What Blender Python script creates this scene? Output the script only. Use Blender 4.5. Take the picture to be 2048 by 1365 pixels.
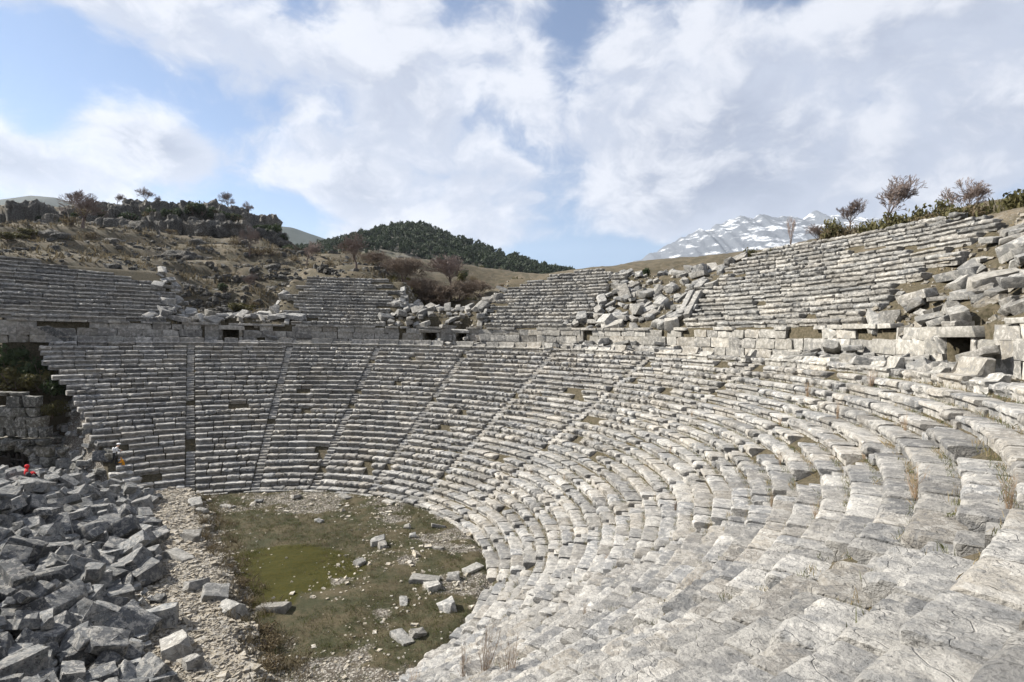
import bpy, bmesh, math, random
import numpy as np
from mathutils import Vector, Matrix, Euler, noise as mnoise

for o in list(bpy.data.objects): bpy.data.objects.remove(o)
scene = bpy.context.scene
col = scene.collection
PI = math.pi
rad = math.radians

# ------------------------------------------------------------------ camera
CAM = Vector((0.0, 0.0, 13.343))
cam_d = bpy.data.cameras.new('camera')
cam = bpy.data.objects.new('camera', cam_d)
col.objects.link(cam)
cam.location = CAM
cam_d.sensor_width = 36.0
cam_d.lens = 1121.5 / 2048 * 36
cam_d.clip_start = 0.05
cam_d.clip_end = 40000
PITCH, ROLL = 0.00853, 0.01575
cam.matrix_world = Matrix.Translation(CAM) @ (Matrix.Rotation(PI/2 - PITCH, 4, 'X') @ Matrix.Rotation(ROLL, 4, 'Z'))
scene.camera = cam

# ------------------------------------------------------------------ sun, sky, exposure
SUN_AZ = Vector((-0.975, 0.22, 0)).normalized()      # towards the sun, on the ground plan
SUN_EL = rad(37)
SUN_DIR = Vector((SUN_AZ.x*math.cos(SUN_EL), SUN_AZ.y*math.cos(SUN_EL), math.sin(SUN_EL)))
sun_d = bpy.data.lights.new('sun', 'SUN')
sun_d.energy = 5.0
sun_d.angle = rad(0.6)
sun_d.color = (1.0, 0.95, 0.86)
sun = bpy.data.objects.new('sun', sun_d)
col.objects.link(sun)
sun.rotation_euler = (-SUN_DIR).to_track_quat('-Z', 'Y').to_euler()
sun.location = (-60, 40, 80)

vs = scene.view_settings
vs.view_transform = 'Standard'; vs.look = 'None'; vs.exposure = 1.22; vs.gamma = 1.0
vs.use_curve_mapping = False

class NT:
    """small helper round a node tree"""
    def __init__(s, t): s.t = t
    def n(s, kind, **kw):
        nd = s.t.nodes.new(kind)
        for k, v in kw.items():
            if k.startswith('i_'):
                key = k[2:]
                key = int(key) if key.isdigit() else key
                s.set(nd.inputs[key], v)
            else: setattr(nd, k, v)
        return nd
    def set(s, sock, v):
        if hasattr(v, 'is_output') or isinstance(v, bpy.types.NodeSocket): s.t.links.new(v, sock)
        else: sock.default_value = v
    def math(s, op, a, b=0.0, c=0.0, clamp=False):
        nd = s.t.nodes.new('ShaderNodeMath'); nd.operation = op; nd.use_clamp = clamp
        for i, v in enumerate((a, b, c)): s.set(nd.inputs[i], v)
        return nd.outputs[0]
    def vmath(s, op, a, b=(0, 0, 0)):
        nd = s.t.nodes.new('ShaderNodeVectorMath'); nd.operation = op
        s.set(nd.inputs[0], a); s.set(nd.inputs[1], b)
        return nd.outputs[0]
    def scale(s, a, f):
        nd = s.t.nodes.new('ShaderNodeVectorMath'); nd.operation = 'SCALE'
        s.set(nd.inputs[0], a); s.set(nd.inputs[3], f)
        return nd.outputs[0]
    def noise(s, vec, sc, det=4.0, rough=0.55, dist=0.0, lac=2.0):
        nd = s.t.nodes.new('ShaderNodeTexNoise')
        s.set(nd.inputs['Vector'], vec)
        nd.inputs['Scale'].default_value = sc; nd.inputs['Detail'].default_value = det
        nd.inputs['Roughness'].default_value = rough; nd.inputs['Distortion'].default_value = dist
        nd.inputs['Lacunarity'].default_value = lac
        return nd.outputs[0]
    def ramp(s, f, stops, interp='LINEAR'):
        nd = s.t.nodes.new('ShaderNodeValToRGB'); cr = nd.color_ramp; cr.interpolation = interp
        while len(cr.elements) < len(stops): cr.elements.new(0.5)
        for e, (p, c) in zip(cr.elements, stops):
            e.position = p
            e.color = (c, c, c, 1) if not hasattr(c, '__len__') else (*c[:3], 1)
        s.set(nd.inputs[0], f)
        return nd.outputs[0]
    def mix(s, f, a, b, mode='MIX'):
        nd = s.t.nodes.new('ShaderNodeMix'); nd.data_type = 'RGBA'; nd.blend_type = mode
        s.set(nd.inputs[0], f)
        for sock, v in ((nd.inputs[6], a), (nd.inputs[7], b)):
            if not isinstance(v, bpy.types.NodeSocket):
                v = (v, v, v, 1) if not hasattr(v, '__len__') else (*v[:3], 1)
            s.set(sock, v)
        return nd.outputs[2]
    def maprange(s, v, a, b, c=0.0, d=1.0, smooth=True):
        nd = s.t.nodes.new('ShaderNodeMapRange'); nd.interpolation_type = 'SMOOTHSTEP' if smooth else 'LINEAR'
        s.set(nd.inputs[0], v)
        for i, x in enumerate((a, b, c, d)): s.set(nd.inputs[i+1], x)
        return nd.outputs[0]

world = bpy.data.worlds.new('World')
scene.world = world
world.use_nodes = True
def build_world():
    t = NT(world.node_tree)
    world.node_tree.nodes.clear()
    out = t.n('ShaderNodeOutputWorld'); bg = t.n('ShaderNodeBackground')
    bg.inputs['Strength'].default_value = 0.05
    world.node_tree.links.new(bg.outputs[0], out.inputs[0])
    sky = t.n('ShaderNodeTexSky', sky_type='NISHITA')
    sky.sun_disc = False
    sky.sun_elevation = SUN_EL
    sky.sun_rotation = math.atan2(SUN_AZ.x, SUN_AZ.y)
    sky.altitude = 900; sky.air_density = 1.0; sky.dust_density = 0.6; sky.ozone_density = 1.6
    tc = t.n('ShaderNodeTexCoord')
    d = t.vmath('NORMALIZE', tc.outputs['Generated'])
    sp = t.n('ShaderNodeSeparateXYZ', i_0=d)
    X, Y, Z = sp.outputs
    SKYV = t.n('ShaderNodeCombineXYZ', i_0=X, i_1=Y, i_2=t.math('MAXIMUM', Z, 0.16)).outputs[0]      # the same clear blue down to the horizon
    if 'Vector' in sky.inputs: t.set(sky.inputs['Vector'], SKYV)
    # heaped clouds: noise over the whole sky dome, a little flattened
    cmb = t.n('ShaderNodeCombineXYZ', i_0=X, i_1=Y, i_2=t.math('MULTIPLY', Z, 1.45))
    P = t.vmath('ADD', cmb.outputs[0], CLOUD_SEED)
    warp = t.n('ShaderNodeTexNoise'); t.set(warp.inputs['Vector'], P); warp.inputs['Scale'].default_value = 5.0; warp.inputs['Detail'].default_value = 4
    Pw = t.vmath('ADD', P, t.scale(t.vmath('SUBTRACT', warp.outputs['Color'], (0.5, 0.5, 0.5)), 0.16))
    def dens(p):
        a = t.noise(p, 2.5, 2.0, 0.5)
        b = t.noise(p, 6.0, 10.0, 0.60)
        return t.math('ADD', t.math('MULTIPLY', a, 0.50), t.math('MULTIPLY', b, 0.50))
    D0 = dens(Pw)
    D1 = dens(t.vmath('ADD', Pw, (-0.030, 0.010, 0.040)))
    # where the deck is thick and where it is torn open: soft areas by bearing and height
    az = t.math('ARCTAN2', X, Y); el = t.math('ARCSINE', Z)
    bias = None
    def blob(a0, e0, wa, we, amp):
        nonlocal bias
        u = t.math('DIVIDE', t.math('SUBTRACT', az, rad(a0)), rad(wa))
        v = t.math('DIVIDE', t.math('SUBTRACT', el, rad(e0)), rad(we))
        r2 = t.math('ADD', t.math('MULTIPLY', u, u), t.math('MULTIPLY', v, v))
        g = t.math('MULTIPLY', t.math('EXPONENT', t.math('MULTIPLY', r2, -1.0)), amp)
        bias = g if bias is None else t.math('ADD', bias, g)
    for b in CLOUD_AREAS: blob(*b)
    D = t.math('ADD', t.math('ADD', D0, bias), 0.014)
    mask = t.maprange(D, 0.40, 0.53)
    lit = t.maprange(t.math('SUBTRACT', D0, D1), -0.05, 0.075)
    thick = t.maprange(D, 0.50, 0.72)
    shade = t.mix(thick, (6.2, 6.8, 8.0), (3.5, 4.1, 5.4))
    c = t.mix(t.math('MULTIPLY', lit, 0.80), shade, (9.9, 10.1, 10.5))
    skyc = t.mix(1.0, sky.outputs[0], (1.16, 1.32, 1.42), 'MULTIPLY')
    skyc = t.mix(0.10, skyc, (6.0, 6.9, 8.6))
    final = t.mix(t.math('MULTIPLY', mask, 0.97), skyc, c)
    t.set(bg.inputs['Color'], t.mix(1.0, final, (0.81, 0.81, 0.83), 'MULTIPLY'))
# (bearing, height, half widths, amount) in degrees: torn-open patches are negative
CLOUD_SEED = (7.3, 21.7, 14.1)
CLOUD_AREAS = [(-42, 20.5, 6, 3.0, -0.13), (-40, 16, 6, 2.5, -0.08), (-33, 15.5, 4.5, 2.2, 0.24), (-40, 28.5, 8, 3.5, 0.20), (-41.5, 12.5, 5, 1.6, 0.13),
               (-16, 24, 13, 9, 0.05), (-10, 13, 14, 4, 0.04), (5, 27, 3.2, 6, -0.13), (22, 31, 16, 3.2, -0.13), (16, 24.5, 8, 2.6, -0.10),
               (9, 7.2, 10, 1.8, -0.34), (24, 15, 18, 5, 0.06), (-23, 11.5, 5, 1.8, -0.12), (-6, 31, 5, 2.5, -0.10), (42, 21, 8, 8, 0.05), (-29, 20, 2.5, 2.5, -.05)]
build_world()

scene.cycles.max_bounces = 6
scene.cycles.diffuse_bounces = 3
scene.cycles.transparent_max_bounces = 6
scene.cycles.use_denoising = True
scene.cycles.volume_bounces = 0

# ------------------------------------------------------------------ helpers
rng = random.Random(7)
def R(a, b): return rng.uniform(a, b)

def prop(o, label=None, cat=None, group=None, kind=None):
    if label: o['label'] = label
    if cat: o['category'] = cat
    if group: o['group'] = group
    if kind or cat: o['kind'] = kind or 'thing'
    return o
def empty(name, loc, label=None, cat=None, group=None):
    o = bpy.data.objects.new(name, None); col.objects.link(o)
    o.location = loc; o.empty_display_size = 0.3
    return prop(o, label, cat, group)
def inst(name, me, M, parent=None):
    """link one object that uses mesh me at world matrix M"""
    o = bpy.data.objects.new(name, me); col.objects.link(o)
    if parent is not None:
        o.parent = parent
        M = Matrix.Translation(-Vector(parent['_loc'] if '_loc' in parent else parent.location)) @ M
    o.matrix_local = M
    return o
def mesh(name, v, f, mat=None, smooth=None):
    me = bpy.data.meshes.new(name)
    me.from_pydata([tuple(p) for p in v], [], [tuple(q) for q in f])
    me.update()
    if mat: me.materials.append(mat)
    if smooth is not None:
        me.shade_smooth(); me.set_sharp_from_angle(angle=rad(smooth))
    return me
def mesh_np(name, v, f, mat=None, smooth=False):
    """v (n,3) f (m,k) arrays, quick"""
    me = bpy.data.meshes.new(name)
    v = np.asarray(v, np.float32); f = np.asarray(f, np.int32)
    k = f.shape[1]
    me.vertices.add(len(v)); me.vertices.foreach_set('co', v.ravel())
    me.loops.add(f.size); me.loops.foreach_set('vertex_index', f.ravel())
    me.polygons.add(len(f)); me.polygons.foreach_set('loop_start', np.arange(0, f.size, k, dtype=np.int32))
    me.polygons.foreach_set('use_smooth', np.full(len(f), smooth, bool))
    me.update(calc_edges=True); me.validate()
    if mat: me.materials.append(mat)
    return me

# value noise in numpy for terrain
def _h(ix, iy, s):
    n = (ix.astype(np.int64)*374761393 + iy.astype(np.int64)*668265263 + s*1442695041) & 0xffffffff
    n = ((n ^ (n >> 13))*1274126177) & 0xffffffff
    return ((n ^ (n >> 16)) & 0xffff)/65535.0
def vnoise(x, y, s=0):
    ix = np.floor(x); iy = np.floor(y); fx = x-ix; fy = y-iy
    fx = fx*fx*(3-2*fx); fy = fy*fy*(3-2*fy)
    a = _h(ix, iy, s); b = _h(ix+1, iy, s); c = _h(ix, iy+1, s); d = _h(ix+1, iy+1, s)
    return (a*(1-fx)+b*fx)*(1-fy)+(c*(1-fx)+d*fx)*fy
def fbm(x, y, s=0, o=4):
    t = 0; a = 0.5; n = 0
    for i in range(o):
        t = t+a*vnoise(x, y, s+i); n += a; a *= 0.5; x = x*2.03+7.1; y = y*2.03+3.7
    return t/n-0.5
def sstep(a, b, x):
    t = np.clip((x-a)/(b-a), 0, 1); return t*t*(3-2*t)

# ------------------------------------------------------------------ plan of the theatre
CX, CY = -17.37, 30.583                # centre of the orchestra
R1, DR, HR = 16.164, 0.6625, 0.4197    # first seat row: radius, row depth, row height
NLOW = 28                              # plain seat rows, then the bench row with backs
RB = R1+28*DR                          # bench row nose
ZB = 29*HR
ZD = ZB-0.10                           # walkway (diazoma) floor
RW = 37.25                             # face of the wall behind the walkway
ZW = 14.30                             # top of that wall
RU, DU, HU = 37.45, 0.62, 0.44         # upper rows
TH_END, TH_NEAR = 136.0, -68.0         # ends of the horseshoe
STAIRS = [120, 103.5, 87, 69, 51, 32, 12.3, -6.5, -25, -44]
DOORS = [(113.8, 1.7), (78.3, 1.7), (72.3, 1.3), (-9.5, 2.0)]
WEDGES = [(124.0, 146.0, 15), (88.0, 105.5, 15), (49.5, 69.5, 17), (4.5, 33.0, 18), (-34.0, -13.5, 17)]
# stage line: s > 0 on the orchestra side
SN = Vector((0.832, 0.555)); SP = Vector((-26.0, 40.0))
def stage_s(x, y): return (x-SP.x)*SN.x+(y-SP.y)*SN.y
def pol(r, th, z=0.0):
    a = rad(th); return Vector((CX+r*math.cos(a), CY+r*math.sin(a), z))
def in_view(p, m=260, near=3.0):
    """roughly inside the picture, with a wide margin for a step to the side"""
    if p.y < 0.6: return False
    u = p.x/p.y*1121; v = -(p.z-CAM.z)/p.y*1121
    return abs(u) < 1024+m and v < 700+m
def door_at(th, r, pad=0.0):
    for dth, w in DOORS:
        if abs(th-dth)*PI/180*r < w/2+pad: return True
    return False
# ------------------------------------------------------------------ materials
def new_mat(name):
    m = bpy.data.materials.new(name); m.use_nodes = True
    t = NT(m.node_tree); m.node_tree.nodes.clear()
    out = t.n('ShaderNodeOutputMaterial'); b = t.n('ShaderNodeBsdfPrincipled')
    m.node_tree.links.new(b.outputs[0], out.inputs[0])
    b.inputs['Roughness'].default_value = 0.9
    b.inputs['Specular IOR Level'].default_value = 0.2
    return m, t, b
def bump(t, b, h, strength=0.5, dist=0.02):
    nd = t.n('ShaderNodeBump'); nd.inputs['Strength'].default_value = strength; nd.inputs['Distance'].default_value = dist
    t.set(nd.inputs['Height'], h); t.set(b.inputs['Normal'], nd.outputs[0])

def stone_mat(name, light=(0.50, 0.48, 0.445), grey=(0.30, 0.30, 0.30), warm=(0.50, 0.43, 0.33), dark=(0.10, 0.10, 0.095), lichen=0.5, warmth=0.5, bumpd=0.045, spots=11.0, mott=0.6, gain=1.0):
    m, t, b = new_mat(name)
    geo = t.n('ShaderNodeNewGeometry'); oi = t.n('ShaderNodeObjectInfo')
    P = geo.outputs['Position']; rnd = oi.outputs['Random']
    big = t.noise(P, 0.9, 3, 0.6)
    mid = t.noise(P, 3.4, 7, 0.68, 0.3)
    fine = t.noise(P, 22.0, 6, 0.75)
    spot = t.noise(P, spots, 5, 0.75, 0.8)
    # per block tint
    c = t.mix(t.ramp(t.math('ADD', t.math('MULTIPLY', big, 0.7), t.math('MULTIPLY', rnd, 0.6)), [(0.35, 0.0), (0.85, 1.0)]), light, grey)
    r2 = t.math('FRACT', t.math('MULTIPLY', rnd, 17.31))
    wf = t.math('MULTIPLY', t.maprange(t.math('ADD', t.math('MULTIPLY', r2, 0.55), t.math('MULTIPLY', t.noise(P, 0.25, 2), 0.8)), 0.62, 1.0), warmth)
    c = t.mix(wf, c, warm)
    # smooth grey areas against rough pale crust
    c = t.mix(t.math('MULTIPLY', t.maprange(mid, 0.49, 0.57), mott), c, (0.68, 0.655, 0.61))
    c = t.mix(t.math('MULTIPLY', t.maprange(mid, 0.46, 0.38), mott), c, (0.25, 0.255, 0.26))
    c = t.mix(t.math('MULTIPLY', t.maprange(spot, 0.56-0.06*max(0, lichen-.6), 0.66-.05*max(0, lichen-.6)), min(1, lichen)), c, dark)
    c = t.mix(t.math('MULTIPLY', t.maprange(spot, 0.40, 0.30), lichen*0.8), c, (0.72, 0.71, 0.67))
    c = t.mix(t.math('MULTIPLY', t.maprange(fine, 0.46, 0.34), 0.35), c, (0.15, 0.145, 0.135))
    v = t.math('ADD', 0.47*gain, t.math('MULTIPLY', t.math('FRACT', t.math('MULTIPLY', rnd, 7.77)), 0.36*gain))
    c = t.mix(1.0, c, t.n('ShaderNodeCombineXYZ', i_0=v, i_1=v, i_2=v).outputs[0], 'MULTIPLY')
    t.set(b.inputs['Base Color'], c)
    b.inputs['Roughness'].default_value = 0.88
    vor = t.n('ShaderNodeTexVoronoi'); vor.feature = 'F1'; t.set(vor.inputs['Vector'], t.vmath('ADD', P, t.scale(t.n('ShaderNodeTexNoise', i_Scale=6.0).outputs['Color'], 0.15)))
    vor.inputs['Scale'].default_value = 16
    crack = t.maprange(t.math('ABSOLUTE', t.math('SUBTRACT', t.noise(P, 1.5, 2.5, 0.5, 0.0), 0.5)), 0.0, 0.009)
    c2 = t.mix(t.math('MULTIPLY', t.math('SUBTRACT', 1.0, crack), 0.22), c, (0.07, 0.065, 0.06)); t.set(b.inputs['Base Color'], c2)
    hgt = t.math('ADD', t.math('ADD', t.math('ADD', t.math('MULTIPLY', mid, 1.3), t.math('MULTIPLY', fine, 0.9)), t.math('MULTIPLY', vor.outputs['Distance'], 0.35)), t.math('MULTIPLY', crack, 0.35))
    bump(t, b, hgt, 1.0, bumpd)
    return m
M = {}
M['seat'] = stone_mat('limestone_seat', warmth=0.4, lichen=0.72, gain=0.97)
M['upper'] = stone_mat('limestone_upper', light=(0.46, 0.445, 0.41), grey=(0.27, 0.27, 0.265), warmth=0.3, lichen=0.6, gain=.92)
M['wall'] = stone_mat('limestone_wall', light=(0.44, 0.42, 0.375), grey=(0.30, 0.29, 0.27), warmth=0.4, lichen=0.35, bumpd=0.015)
M['rubble'] = stone_mat('limestone_rubble', light=(0.49, 0.50, 0.50), grey=(0.21, 0.22, 0.235), warmth=0.05, lichen=0.95, bumpd=0.07, spots=6.5, mott=0.9, gain=0.74)
M['scree'] = stone_mat('limestone_scree', light=(0.52, 0.47, 0.38), grey=(0.38, 0.35, 0.30), warmth=0.8, lichen=0.3)
M['oldwall'] = stone_mat('shade_toned_masonry', light=(0.26, 0.255, 0.22), grey=(0.14, 0.14, 0.125), warm=(0.26, 0.22, 0.14), warmth=0.5, lichen=0.7)  # darker stone copy: shade on the side wall's face put into the colour
M['cliff'] = stone_mat('weathered_conglomerate', gain=.85, light=(0.30, 0.28, 0.24), grey=(0.17, 0.165, 0.15), warm=(0.30, 0.25, 0.18), warmth=0.5, lichen=0.6, bumpd=0.4)

def ground_mat():
    m, t, b = new_mat('ground_soil')
    geo = t.n('ShaderNodeNewGeometry'); P = geo.outputs['Position']
    at = t.n('ShaderNodeVertexColor'); at.layer_name = 'cover'
    sp = t.n('ShaderNodeSeparateColor'); t.set(sp.inputs[0], at.outputs[0])
    gravel, moss, grass = sp.outputs
    n1 = t.noise(P, 0.6, 5, 0.6); n2 = t.noise(P, 6.0, 6, 0.7); n3 = t.noise(P, 30.0, 4, 0.7)
    soil = t.mix(t.maprange(n2, 0.35, 0.65), (0.075, 0.066, 0.038), (0.17, 0.14, 0.095))
    dry = t.mix(t.maprange(n1, 0.40, 0.60), (0.225, 0.18, 0.125), (0.115, 0.10, 0.066))
    dry = t.mix(t.math('MULTIPLY', t.maprange(n2, 0.47, 0.62), 0.75), dry, (0.075, 0.07, 0.038))
    dry = t.mix(t.math('MULTIPLY', t.maprange(t.noise(P, 1.6, 4, 0.7), 0.58, 0.66), 0.8), dry, (0.30, 0.28, 0.24))
    turf = t.mix(t.maprange(t.math('ADD', t.math('MULTIPLY', n1, 0.6), t.math('MULTIPLY', n2, 0.4)), 0.42, 0.58), (0.058, 0.06, 0.028), (0.125, 0.102, 0.06))
    turf = t.mix(t.math('MULTIPLY', t.maprange(n3, 0.55, 0.72), 0.35), turf, (0.30, 0.27, 0.20))
    mossc = t.mix(t.maprange(n2, 0.35, 0.65), (0.042, 0.044, 0.002), (0.070, 0.060, 0.003))
    c = t.mix(grass, soil, dry)
    c = t.mix(t.maprange(moss, 0.0, 0.5, smooth=False), c, turf)
    c = t.mix(t.maprange(t.math('ADD', moss, t.math('MULTIPLY', t.math('SUBTRACT', n2, 0.5), 0.25)), 0.64, 0.76), c, mossc)
    vor = t.n('ShaderNodeTexVoronoi'); vor.inputs['Scale'].default_value = 9.0; t.set(vor.inputs['Vector'], P)
    vc = t.n('ShaderNodeSeparateColor'); t.set(vc.inputs[0], vor.outputs['Color'])
    peb = t.mix(vc.outputs[0], (0.30, 0.27, 0.235), (0.52, 0.49, 0.44))
    peb = t.mix(t.maprange(vor.outputs['Distance'], 0.35, 0.6), peb, (0.15, 0.13, 0.105))
    gm = t.maprange(t.math('ADD', gravel, t.math('MULTIPLY', t.math('SUBTRACT', n2, 0.5), 0.5)), 0.35, 0.6)
    c = t.mix(gm, c, peb)
    c = t.mix(1.0, c, (0.56, 0.56, 0.56), 'MULTIPLY')
    t.set(b.inputs['Base Color'], c)
    b.inputs['Roughness'].default_value = 0.95
    h = t.math('ADD', t.math('ADD', n2, t.math('MULTIPLY', n3, 0.4)), t.math('MULTIPLY', t.math('MULTIPLY', vor.outputs['Distance'], gm), -1.2))
    bump(t, b, h, 0.9, 0.05)
    return m
M['ground'] = ground_mat()

def simple_mat(name, c1, c2, sc=8.0, rough=0.85, translucent=0.0, perobj=0.25):
    m, t, b = new_mat(name)
    geo = t.n('ShaderNodeNewGeometry'); oi = t.n('ShaderNodeObjectInfo')
    n = t.noise(geo.outputs['Position'], sc, 3, 0.6)
    f = t.math('ADD', t.maprange(n, 0.3, 0.7, 0.0, 1.0-perobj), t.math('MULTIPLY', oi.outputs['Random'], perobj))
    t.set(b.inputs['Base Color'], t.mix(f, c1, c2))
    b.inputs['Roughness'].default_value = rough
    return m
def leaf_mat(name, c1, c2):
    m, t, b = new_mat(name)
    geo = t.n('ShaderNodeNewGeometry'); oi = t.n('ShaderNodeObjectInfo')
    n = t.noise(geo.outputs['Position'], 2.2, 3, 0.6)
    f = t.math('ADD', t.math('MULTIPLY', geo.outputs['Random Per Island'], 0.5), t.math('MULTIPLY', n, 0.5))
    c = t.mix(f, c1, c2)
    t.set(b.inputs['Base Color'], c)
    b.inputs['Roughness'].default_value = 0.7
    tr = t.n('ShaderNodeBsdfTranslucent'); t.set(tr.inputs[0], c)
    mx = t.n('ShaderNodeMixShader'); mx.inputs[0].default_value = 0.25
    out = [n for n in m.node_tree.nodes if n.type == 'OUTPUT_MATERIAL'][0]
    m.node_tree.links.new(b.outputs[0], mx.inputs[1]); m.node_tree.links.new(tr.outputs[0], mx.inputs[2])
    m.node_tree.links.new(mx.outputs[0], out.inputs[0])
    return m
M['bark'] = simple_mat('bare_bark', (0.10, 0.075, 0.065), (0.17, 0.13, 0.115))
M['twig'] = simple_mat('reddish_twigs', (0.155, 0.122, 0.108), (0.25, 0.20, 0.178))
M['twig_grey'] = simple_mat('grey_twigs', (0.14, 0.11, 0.085), (0.24, 0.19, 0.15))
M['evergreen'] = leaf_mat('evergreen_leaves', (0.020, 0.034, 0.014), (0.050, 0.068, 0.026))
M['olive'] = leaf_mat('olive_scrub_leaves', (0.055, 0.060, 0.022), (0.125, 0.105, 0.045))
M['brown'] = leaf_mat('brown_scrub_leaves', (0.085, 0.066, 0.038), (0.15, 0.115, 0.065))
M['grass'] = leaf_mat('dry_grass', (0.20, 0.15, 0.075), (0.34, 0.27, 0.15))
M['slopegrass'] = leaf_mat('slope_grass', (0.10, 0.082, 0.05), (0.19, 0.158, 0.105))
M['greengrass'] = leaf_mat('green_grass', (0.05, 0.07, 0.02), (0.13, 0.13, 0.05))
M['pine'] = leaf_mat('pine_needles', (0.016, 0.028, 0.014), (0.040, 0.055, 0.026))
M['timber'] = simple_mat('dark_timber', (0.018, 0.015, 0.013), (0.035, 0.03, 0.026))

def hill_mat(name, green, rock, green_from=0.45, sc=0.05):
    m, t, b = new_mat(name)
    geo = t.n('ShaderNodeNewGeometry'); P = geo.outputs['Position']
    n1 = t.noise(P, sc, 6, 0.65); n2 = t.noise(P, sc*6, 5, 0.7)
    c = t.mix(t.maprange(t.math('ADD', t.math('MULTIPLY', n1, 0.5), t.math('MULTIPLY', n2, 0.5)), green_from-0.06, green_from+0.06), green, rock)
    c = t.mix(t.math('MULTIPLY', t.maprange(n2, 0.55, 0.75), 0.4), c, (0.05, 0.06, 0.035))
    t.set(b.inputs['Base Color'], c)
    bump(t, b, n2, 0.7, 1.0/sc*0.05)
    return m
M['hill'] = hill_mat('rocky_hillside', (0.05, 0.048, 0.03), (0.15, 0.138, 0.112), 0.52, 0.035)
M['ridge'] = hill_mat('forested_ridge', (0.018, 0.030, 0.024), (0.036, 0.048, 0.040), 0.60, 0.01)
def snow_mat():
    m, t, b = new_mat('snow_and_rock')
    geo = t.n('ShaderNodeNewGeometry'); P = geo.outputs['Position']
    sp = t.n('ShaderNodeSeparateXYZ', i_0=P); Z = sp.outputs[2]
    n1 = t.noise(P, 0.0035, 6, 0.65); n2 = t.noise(P, 0.013, 6, 0.7)
    # snow lies in broken bands on the ledges
    nl = t.noise(t.vmath('MULTIPLY', P, (1, 1, 3.6)), 0.0042, 7, 0.62, 0.5)
    f = t.math('ADD', t.math('ADD', nl, t.math('MULTIPLY', t.math('SUBTRACT', n2, 0.5), 0.45)), t.maprange(Z, 200, 1300, -0.10, 0.05, smooth=False))
    sn = t.maprange(f, 0.55, 0.66)
    rock = t.mix(n2, (0.07, 0.082, 0.10), (0.135, 0.145, 0.165))
    t.set(b.inputs['Base Color'], t.mix(sn, rock, (0.62, 0.64, 0.67)))
    bump(t, b, n2, 0.8, 60)
    return m
M['snow'] = snow_mat()

# ------------------------------------------------------------------ ground: one sheet, polar round the orchestra, out to the horizon
def pix(x, y, Y):
    """a survey helper: plan position and height of a thing seen at a bearing, Y metres ahead of the viewpoint"""
    u = x-1024; v = y-682.5
    c, s = math.cos(-ROLL), math.sin(-ROLL)
    u, v = u*c-v*s, u*s+v*c
    dy = math.cos(PITCH)-v/1121.5*math.sin(PITCH); dz = -math.sin(PITCH)-v/1121.5*math.cos(PITCH)
    k = Y/dy
    return Vector((u/1121.5*k, Y, CAM.z+dz*k))
# survey points outside the seating (bearing, height of view, distance ahead)
SURVEY = [(-250, 560, 62), (-250, 500, 110), (-250, 470, 160), (-250, 425, 200), (0, 510, 72), (0, 494, 100), (0, 484, 130),
 (120, 507, 82), (120, 494, 110), (120, 484, 140), (230, 522, 85), (230, 496, 115), (230, 482, 142), (330, 547, 85), (330, 524, 100), (330, 500, 125), (330, 482, 146),
 (420, 585, 86), (420, 562, 97), (420, 529, 115), (420, 497, 138), (420, 482, 150), (510, 588, 86), (510, 564, 97), (510, 534, 115), (510, 503, 140), (510, 486, 158), (510, 474, 172), (510, 456, 188), (510, 470, 240),
 (575, 585, 88), (575, 562, 98), (575, 534, 115), (575, 512, 140), (575, 503, 160), (570, 500, 178), (590, 525, 215), (575, 540, 260), (615, 515, 150), (615, 520, 180),
 (640, 565, 92), (640, 537, 105), (640, 522, 130), (640, 516, 155), (640, 535, 200), (640, 560, 260), (720, 545, 90), (720, 532, 105), (720, 532, 130), (720, 550, 180), (800, 560, 90), (800, 570, 130), (800, 575, 200),
 (400, 645, 70), (480, 648, 71), (440, 620, 76), (520, 640, 72), (540, 612, 78), (870, 615, 76), (870, 600, 90), (870, 590, 130), (870, 580, 220), (950, 600, 85), (950, 590, 140), (950, 580, 240),
 (1080, 580, 78), (1080, 595, 110), (1080, 590, 200), (1250, 562, 72), (1250, 590, 110), (1250, 600, 220), (1450, 540, 64), (1450, 570, 100), (1450, 585, 220), (1600, 505, 60), (1600, 530, 80), (1600, 570, 200),
 (1750, 462, 53), (1750, 475, 75), (1750, 530, 180), (1950, 428, 46), (1950, 432, 70), (1950, 470, 160), (2200, 400, 42), (2200, 400, 80), (2200, 430, 160)]
for _x in range(-40, 190, 38): SURVEY += [(_x, 480, 152), (_x, 476, 163), (_x, 470, 171), (_x, 414, 184), (_x, 418, 200), (_x, 430, 240)]
for _x in range(190, 480, 36): SURVEY += [(_x, 480, 152), (_x, 478, 156), (_x, 452, 165), (_x, 450, 172), (_x, 412 if _x < 430 else 422, 184), (_x, 418 if _x < 430 else 428, 200), (_x, 430, 240)]
SV = np.array([pix(*q) for q in SURVEY])
def _extra():
    e = []
    # just behind the top seats
    for a, b, n in WEDGES:
        for f in (0.1, 0.5, 0.9):
            p = pol(50.0, a+(b-a)*f); e.append((p.x, p.y, ZW+n*HU-1.2))
    for th, z in ((114, 15.0), (109, 15.2), (119, 15.2), (78, 16.3), (74, 16.6), (82, 16.6), (41, 19.0), (-4, 20.8)):
        p = pol(50.0, th); e.append((p.x, p.y, z))
    for th in range(150, 291, 14):
        for r, z in ((50, 4.0), (80, 5.0), (140, 6.0)):
            p = pol(r, th); e.append((p.x, p.y, z if th > 165 else 12.0))
    for th in (-45, -60, -75):
        for r, z in ((50, 21.0), (80, 22), (140, 22)):
            p = pol(r, th); e.append((p.x, p.y, z))
    return np.array(e)
SV = np.vstack([SV, _extra()])
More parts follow.
